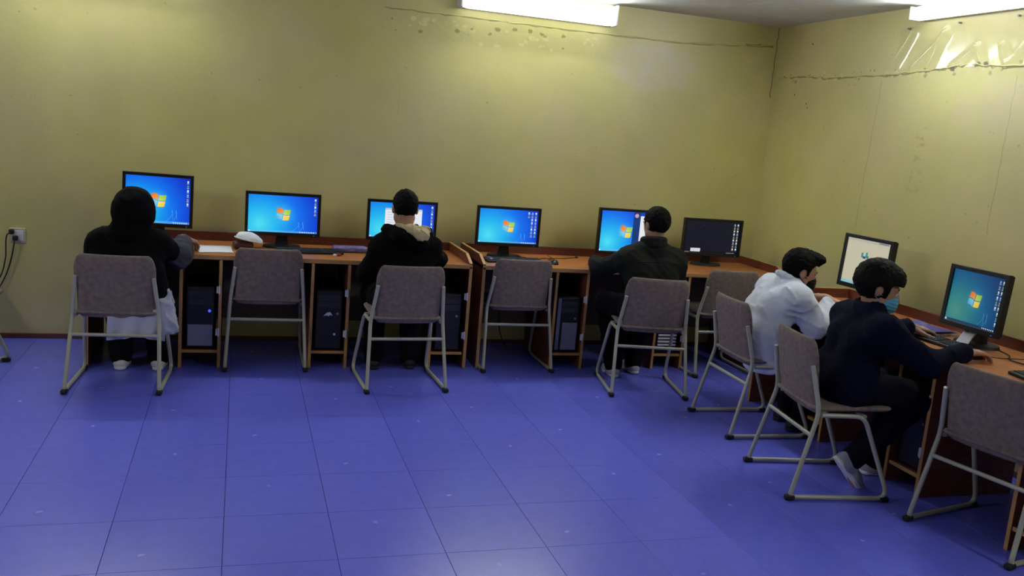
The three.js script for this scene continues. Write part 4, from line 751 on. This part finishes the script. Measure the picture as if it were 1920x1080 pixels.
// --- the person in the black hoodie
person({
  label: 'person in a black hoodie with cream hood lining seen from behind', at: [1.02, -5.50], face: [0, -1], pitch: -0.2, headScale: 1.0, girth: 0.97,
  J: { pelvis: L(0, 0.55, 0), chest: L(0.005, 0.79, 0.05), neck: L(0.0, 0.965, 0.07), head: L(-0.012, 1.108, 0.095), shL: L(-0.145, 0.865, 0.06), shR: L(0.15, 0.87, 0.06), elL: L(-0.225, 0.68, 0.14), elR: L(0.265, 0.765, 0.30), wrL: L(-0.1, 0.78, 0.40), wrR: L(0.11, 0.785, 0.47), hipL: L(-0.085, 0.53, 0.02), hipR: L(0.085, 0.53, 0.02), knL: L(-0.13, 0.50, 0.40), knR: L(0.13, 0.50, 0.40), anL: L(-0.12, 0.082, 0.34), anR: L(0.13, 0.082, 0.36) },
  hand: { L: { d: [0.35, -0.08, -1] }, R: { d: [-0.25, -0.06, -1] } },
  hair: { th: 0.002, line: 0.055, nape: 0.085 },
  dress(K) {
    const { t, J } = K, black = cloth(0x060608, 0.95, 0.15);
    part(t, 'hoodie', mesh([...K.torso, ...K.arm('L'), ...K.arm('R'), cap(add(J.shL, [0.06, 0.02, 0.02]), add(J.shR, [-0.06, 0.02, 0.02]), 0.05)], { k: 0.05, cell: 0.010, grow: 0.021, warp: wrinkle(0.010, 8, 22), cut: (X, Y, Z) => Math.max(0.43 - Y, 0.062 - Math.hypot(X - J.neck[0], (Z - J.neck[2]) * 0.95, Math.max(0, 0.985 - Y) * 2)) }), black, 'black hooded sweatshirt');
    const nk = add(J.neck, [0, 0.022, 0.004]);
    part(t, 'hood', mesh([cap(add(nk, [-0.12, -0.012, 0.02]), add(nk, [-0.06, -0.035, 0.10]), 0.042, 0.05), cap(add(nk, [-0.06, -0.035, 0.10]), add(nk, [0.07, -0.075, 0.115]), 0.05, 0.05), cap(add(nk, [0.07, -0.075, 0.115]), add(nk, [0.125, -0.02, 0.03]), 0.05, 0.042)], { k: 0.03, cell: 0.007, warp: wrinkle(0.010, 14, 25) }), black, 'black hood folded down');
    part(t, 'hood_lining', mesh([cap(add(nk, [-0.065, 0.008, 0.045]), add(nk, [0.0, 0.0, 0.095]), 0.026, 0.036), cap(add(nk, [0.0, 0.0, 0.095]), add(nk, [0.075, -0.03, 0.125]), 0.036, 0.042), cap(add(nk, [0.075, -0.03, 0.125]), add(nk, [0.115, 0.005, 0.07]), 0.042, 0.03), cap(add(nk, [0.02, 0.0, 0.07]), add(nk, [0.09, 0.0, 0.07]), 0.04, 0.03)], { k: 0.02, cell: 0.006, warp: wrinkle(0.012, 18, 29) }), cloth(0xb9ab84, 0.95), 'cream fleece lining');
    trousers(K, cloth(0x0b0b12), 0.03, 31); shoes(K, MAT.matBlack, MAT.rubber, J);
  },
});

// --- the person in the charcoal jacket
person({
  label: 'person in a charcoal jacket with white shoes on the middle desk', at: [2.665, -5.35], face: [0.06, -1], pitch: -0.15, yaw: 0.25, headScale: 1.0, girth: 1.06,
  J: { pelvis: L(0, 0.55, 0), chest: L(0, 0.79, 0.04), neck: L(0.005, 0.965, 0.07), head: L(0.02, 1.108, 0.095), shL: L(-0.165, 0.875, 0.06), shR: L(0.17, 0.88, 0.06), elL: L(-0.285, 0.77, 0.28), elR: L(0.25, 0.70, 0.16), wrL: L(-0.24, 0.785, 0.52), wrR: L(0.12, 0.78, 0.50), hipL: L(-0.085, 0.53, 0.02), hipR: L(0.085, 0.53, 0.02), knL: L(-0.15, 0.50, 0.40), knR: L(0.14, 0.50, 0.40), anL: L(-0.10, 0.082, 0.30), anR: L(0.09, 0.082, 0.40) },
  hand: { L: { d: [0.2, -0.08, -1] }, R: { d: [-0.1, -0.08, -1] } },
  hair: { th: 0.005, line: 0.06, nape: 0.08 },
  dress(K) {
    const { t, J } = K, c = cloth(0x1d1f1c, 0.8, 0.3), nk = J.neck;
    part(t, 'jacket', mesh([...K.torso, ...K.arm('L'), ...K.arm('R')], { k: 0.045, cell: 0.010, grow: 0.02, warp: wrinkle(0.011, 9, 42), cut: (X, Y, Z) => Math.max(0.43 - Y, 0.06 - Math.hypot(X - nk[0], (Z - nk[2]) * 0.95, Math.max(0, 0.985 - Y) * 2)) }), c, 'charcoal jacket');
    const ring = []; for (let k = 0; k < 12; k++) { const a = k / 12 * 6.283, b = (k + 1) / 12 * 6.283; ring.push(cap([nk[0] + Math.cos(a) * 0.068, 1.012 + 0.012 * Math.sin(a), nk[2] + Math.sin(a) * 0.068], [nk[0] + Math.cos(b) * 0.068, 1.012 + 0.012 * Math.sin(b), nk[2] + Math.sin(b) * 0.068], 0.019)); }
    part(t, 'collar', mesh([...ring, ...ring.map((p) => cap(add(p.a, [0, -0.035, 0]), add(p.b, [0, -0.035, 0]), 0.022))], { k: 0.02, cell: 0.006 }), c);
    part(t, 'back_seam', sweep([V(-0.16, 0.875, 0.055), V(0, 0.885, 0.075), V(0.16, 0.875, 0.055)], 0.003, 6), c);
    trousers(K, cloth(0x0d0d14), 0.028, 51); shoes(K, cloth(0xb8b8c4, 0.6, 0), MAT.white, J);
  },
});

// --- the person in the white shirt (facing the right wall, leaning on the desk)
person({
  label: 'person in a white shirt and black face mask leaning on the right desk', at: [2.99, -4.56], face: [1, 0.03], pitch: -0.25, yaw: -0.25, headScale: 1.02, girth: 1.02, handScale: 0.95,
  J: { pelvis: L(0, 0.55, 0), chest: L(0.01, 0.745, 0.08), neck: L(0.02, 0.885, 0.15), head: L(0.03, 0.972, 0.225), shL: L(-0.17, 0.835, 0.165), shR: L(0.175, 0.835, 0.14), elL: L(-0.24, 0.785, 0.36), elR: L(0.19, 0.685, 0.27), wrL: L(-0.06, 0.80, 0.50), wrR: L(0.05, 0.79, 0.43), hipL: L(-0.085, 0.53, 0.02), hipR: L(0.085, 0.53, 0.02), knL: L(-0.1, 0.50, 0.40), knR: L(0.1, 0.50, 0.40), anL: L(-0.1, 0.082, 0.34), anR: L(0.1, 0.082, 0.30) },
  hand: { L: { d: [0.9, -0.16, -0.5], curl: [0.35, 0.5, 0.4] }, R: { d: [-0.62, -0.1, -0.8], curl: [0.4, 0.55, 0.4] } },
  hair: { th: 0.008, line: 0.062, front: 0.03, nape: 0.05, lift: 0.006, extra: [[0, 0.105, 0.075, [0.05, 0.024, 0.042]], [0, 0.10, 0.045, [0.06, 0.03, 0.05]]] },
  mask: cloth(0x101014, 0.8, 0.1), maskLabel: 'black face mask',
  dress(K) {
    const { t, J } = K, w = cloth(0xd9dfec, 0.85, 0.15), nk = J.neck;
    part(t, 'shirt', mesh([...K.torso, cap(J.shL, J.elL, 0.06, 0.056), cap(J.elL, mix(J.elL, J.wrL, 0.25), 0.056, 0.05), cap(J.shR, J.elR, 0.06, 0.058), cap(J.elR, mix(J.elR, J.wrR, 0.9), 0.056, 0.036), cap(add(J.pelvis, [0.10, 0.08, -0.02]), add(J.pelvis, [0.13, -0.13, -0.02]), 0.075, 0.06), cap(add(J.pelvis, [0.08, 0.05, 0.05]), add(J.pelvis, [0.10, -0.1, 0.05]), 0.07, 0.055), cap(add(J.chest, [0.05, 0.02, 0.03]), add(J.shR, [-0.03, 0.0, 0.03]), 0.07, 0.055)], { k: 0.05, cell: 0.009, grow: 0.014, warp: wrinkle(0.015, 9, 62), cut: (X, Y, Z) => Math.max(0.375 - Y, 0.057 - Math.hypot(X - nk[0], (Z - nk[2] + 0.02) * 0.95, Math.max(0, 0.93 - Y) * 2)) }), w, 'loose white shirt');
    const ring = []; for (let k = 0; k < 12; k++) { const q = (a) => [nk[0] + Math.cos(a) * 0.067, 0.925 + 0.035 * Math.sin(a), nk[2] - 0.012 + Math.sin(a) * 0.067]; ring.push(cap(q(k / 12 * 6.283), q((k + 1) / 12 * 6.283), 0.015)); }
    part(t, 'collar', mesh(ring, { k: 0.015, cell: 0.0055 }), w);
    trousers(K, cloth(0x0e0f18), 0.014, 71, 0.66, false); shoes(K, MAT.matBlack, MAT.rubber, J);
  },
});

// --- the person in the navy sweater
person({
  label: 'person in a navy sweater and blue face mask using the mouse', at: [2.955, -3.69], face: [0.99, 0.10], pitch: -0.25, yaw: -0.42, headScale: 1.06, girth: 1.07,
  J: { pelvis: L(0, 0.55, 0), chest: L(0, 0.76, 0.06), neck: L(0.0, 0.905, 0.10), head: L(0.0, 1.03, 0.125), shL: L(-0.19, 0.84, 0.10), shR: L(0.19, 0.84, 0.07), elL: L(-0.27, 0.745, 0.34), elR: L(0.265, 0.715, 0.28), wrL: L(-0.27, 0.785, 0.545), wrR: L(0.235, 0.775, 0.495), hipL: L(-0.085, 0.53, 0.02), hipR: L(0.085, 0.53, 0.02), knL: L(-0.11, 0.50, 0.38), knR: L(0.11, 0.50, 0.38), anL: L(-0.12, 0.082, 0.34), anR: L(0.05, 0.15, 0.10) },
  toe: { R: [0, -0.9, -0.35] },
  hand: { L: { d: [0.15, -0.12, -1], curl: [0.2, 0.35, 0.3] }, R: { d: [0.05, -0.02, -1], curl: [0.28, 0.42, 0.3], spread: 0.14 } },
  hair: { th: 0.014, line: 0.045, front: 0.04, nape: 0.085, lift: 0.004, extra: [[0, 0.075, 0.055, [0.066, 0.042, 0.04]], [0.025, 0.052, 0.066, [0.034, 0.03, 0.022]]] }, hairMat: PM({ color: 0x0b0706, roughness: 0.7, specularIntensity: 0.3 }),
  mask: cloth(0x5aa6c8, 0.75, 0.1), maskLabel: 'light blue surgical mask',
  dress(K) {
    const { t, J } = K, c = cloth(0x0a0b22, 0.92, 0.2), nk = J.neck;
    part(t, 'sweater', mesh([...K.torso, ...K.arm('L').map((p, i) => (i ? cap(p.a, mix(p.a, p.b, 0.8), 0.05, 0.042) : { ...p, ra: 0.066, rb: 0.056 })), cap(J.shR, J.elR, 0.066, 0.052), cap(J.elR, mix(J.elR, J.wrR, 0.92), 0.048, 0.034), cap(J.neck, add(J.neck, [0, 0.03, -0.015]), 0.062, 0.056), cap(add(J.pelvis, [-0.08, 0, 0.02]), add(J.pelvis, [0.08, 0, 0.02]), 0.12)], { k: 0.05, cell: 0.009, grow: 0.012, warp: wrinkle(0.011, 8, 82), cut: (X, Y, Z) => Math.max(0.425 - Y, 0.056 - Math.hypot(X - nk[0], (Z - nk[2]) * 0.95, Math.max(0, 0.97 - Y) * 2)) }), c, 'dark navy sweater');
    part(t, 'cuff', mesh([cap(mix(J.elR, J.wrR, 0.8), mix(J.elR, J.wrR, 0.97), 0.043, 0.04)], { k: 0.01, cell: 0.005 }), c);
    trousers(K, cloth(0x0a0b1a), 0.024, 91);
    shoes(K, cloth(0x9a9ab0, 0.6, 0), MAT.white, J, { R: [0, -0.75, -0.66], uR: [0, 0.66, -0.75] });
  },
});

renderer.render(scene, camera);
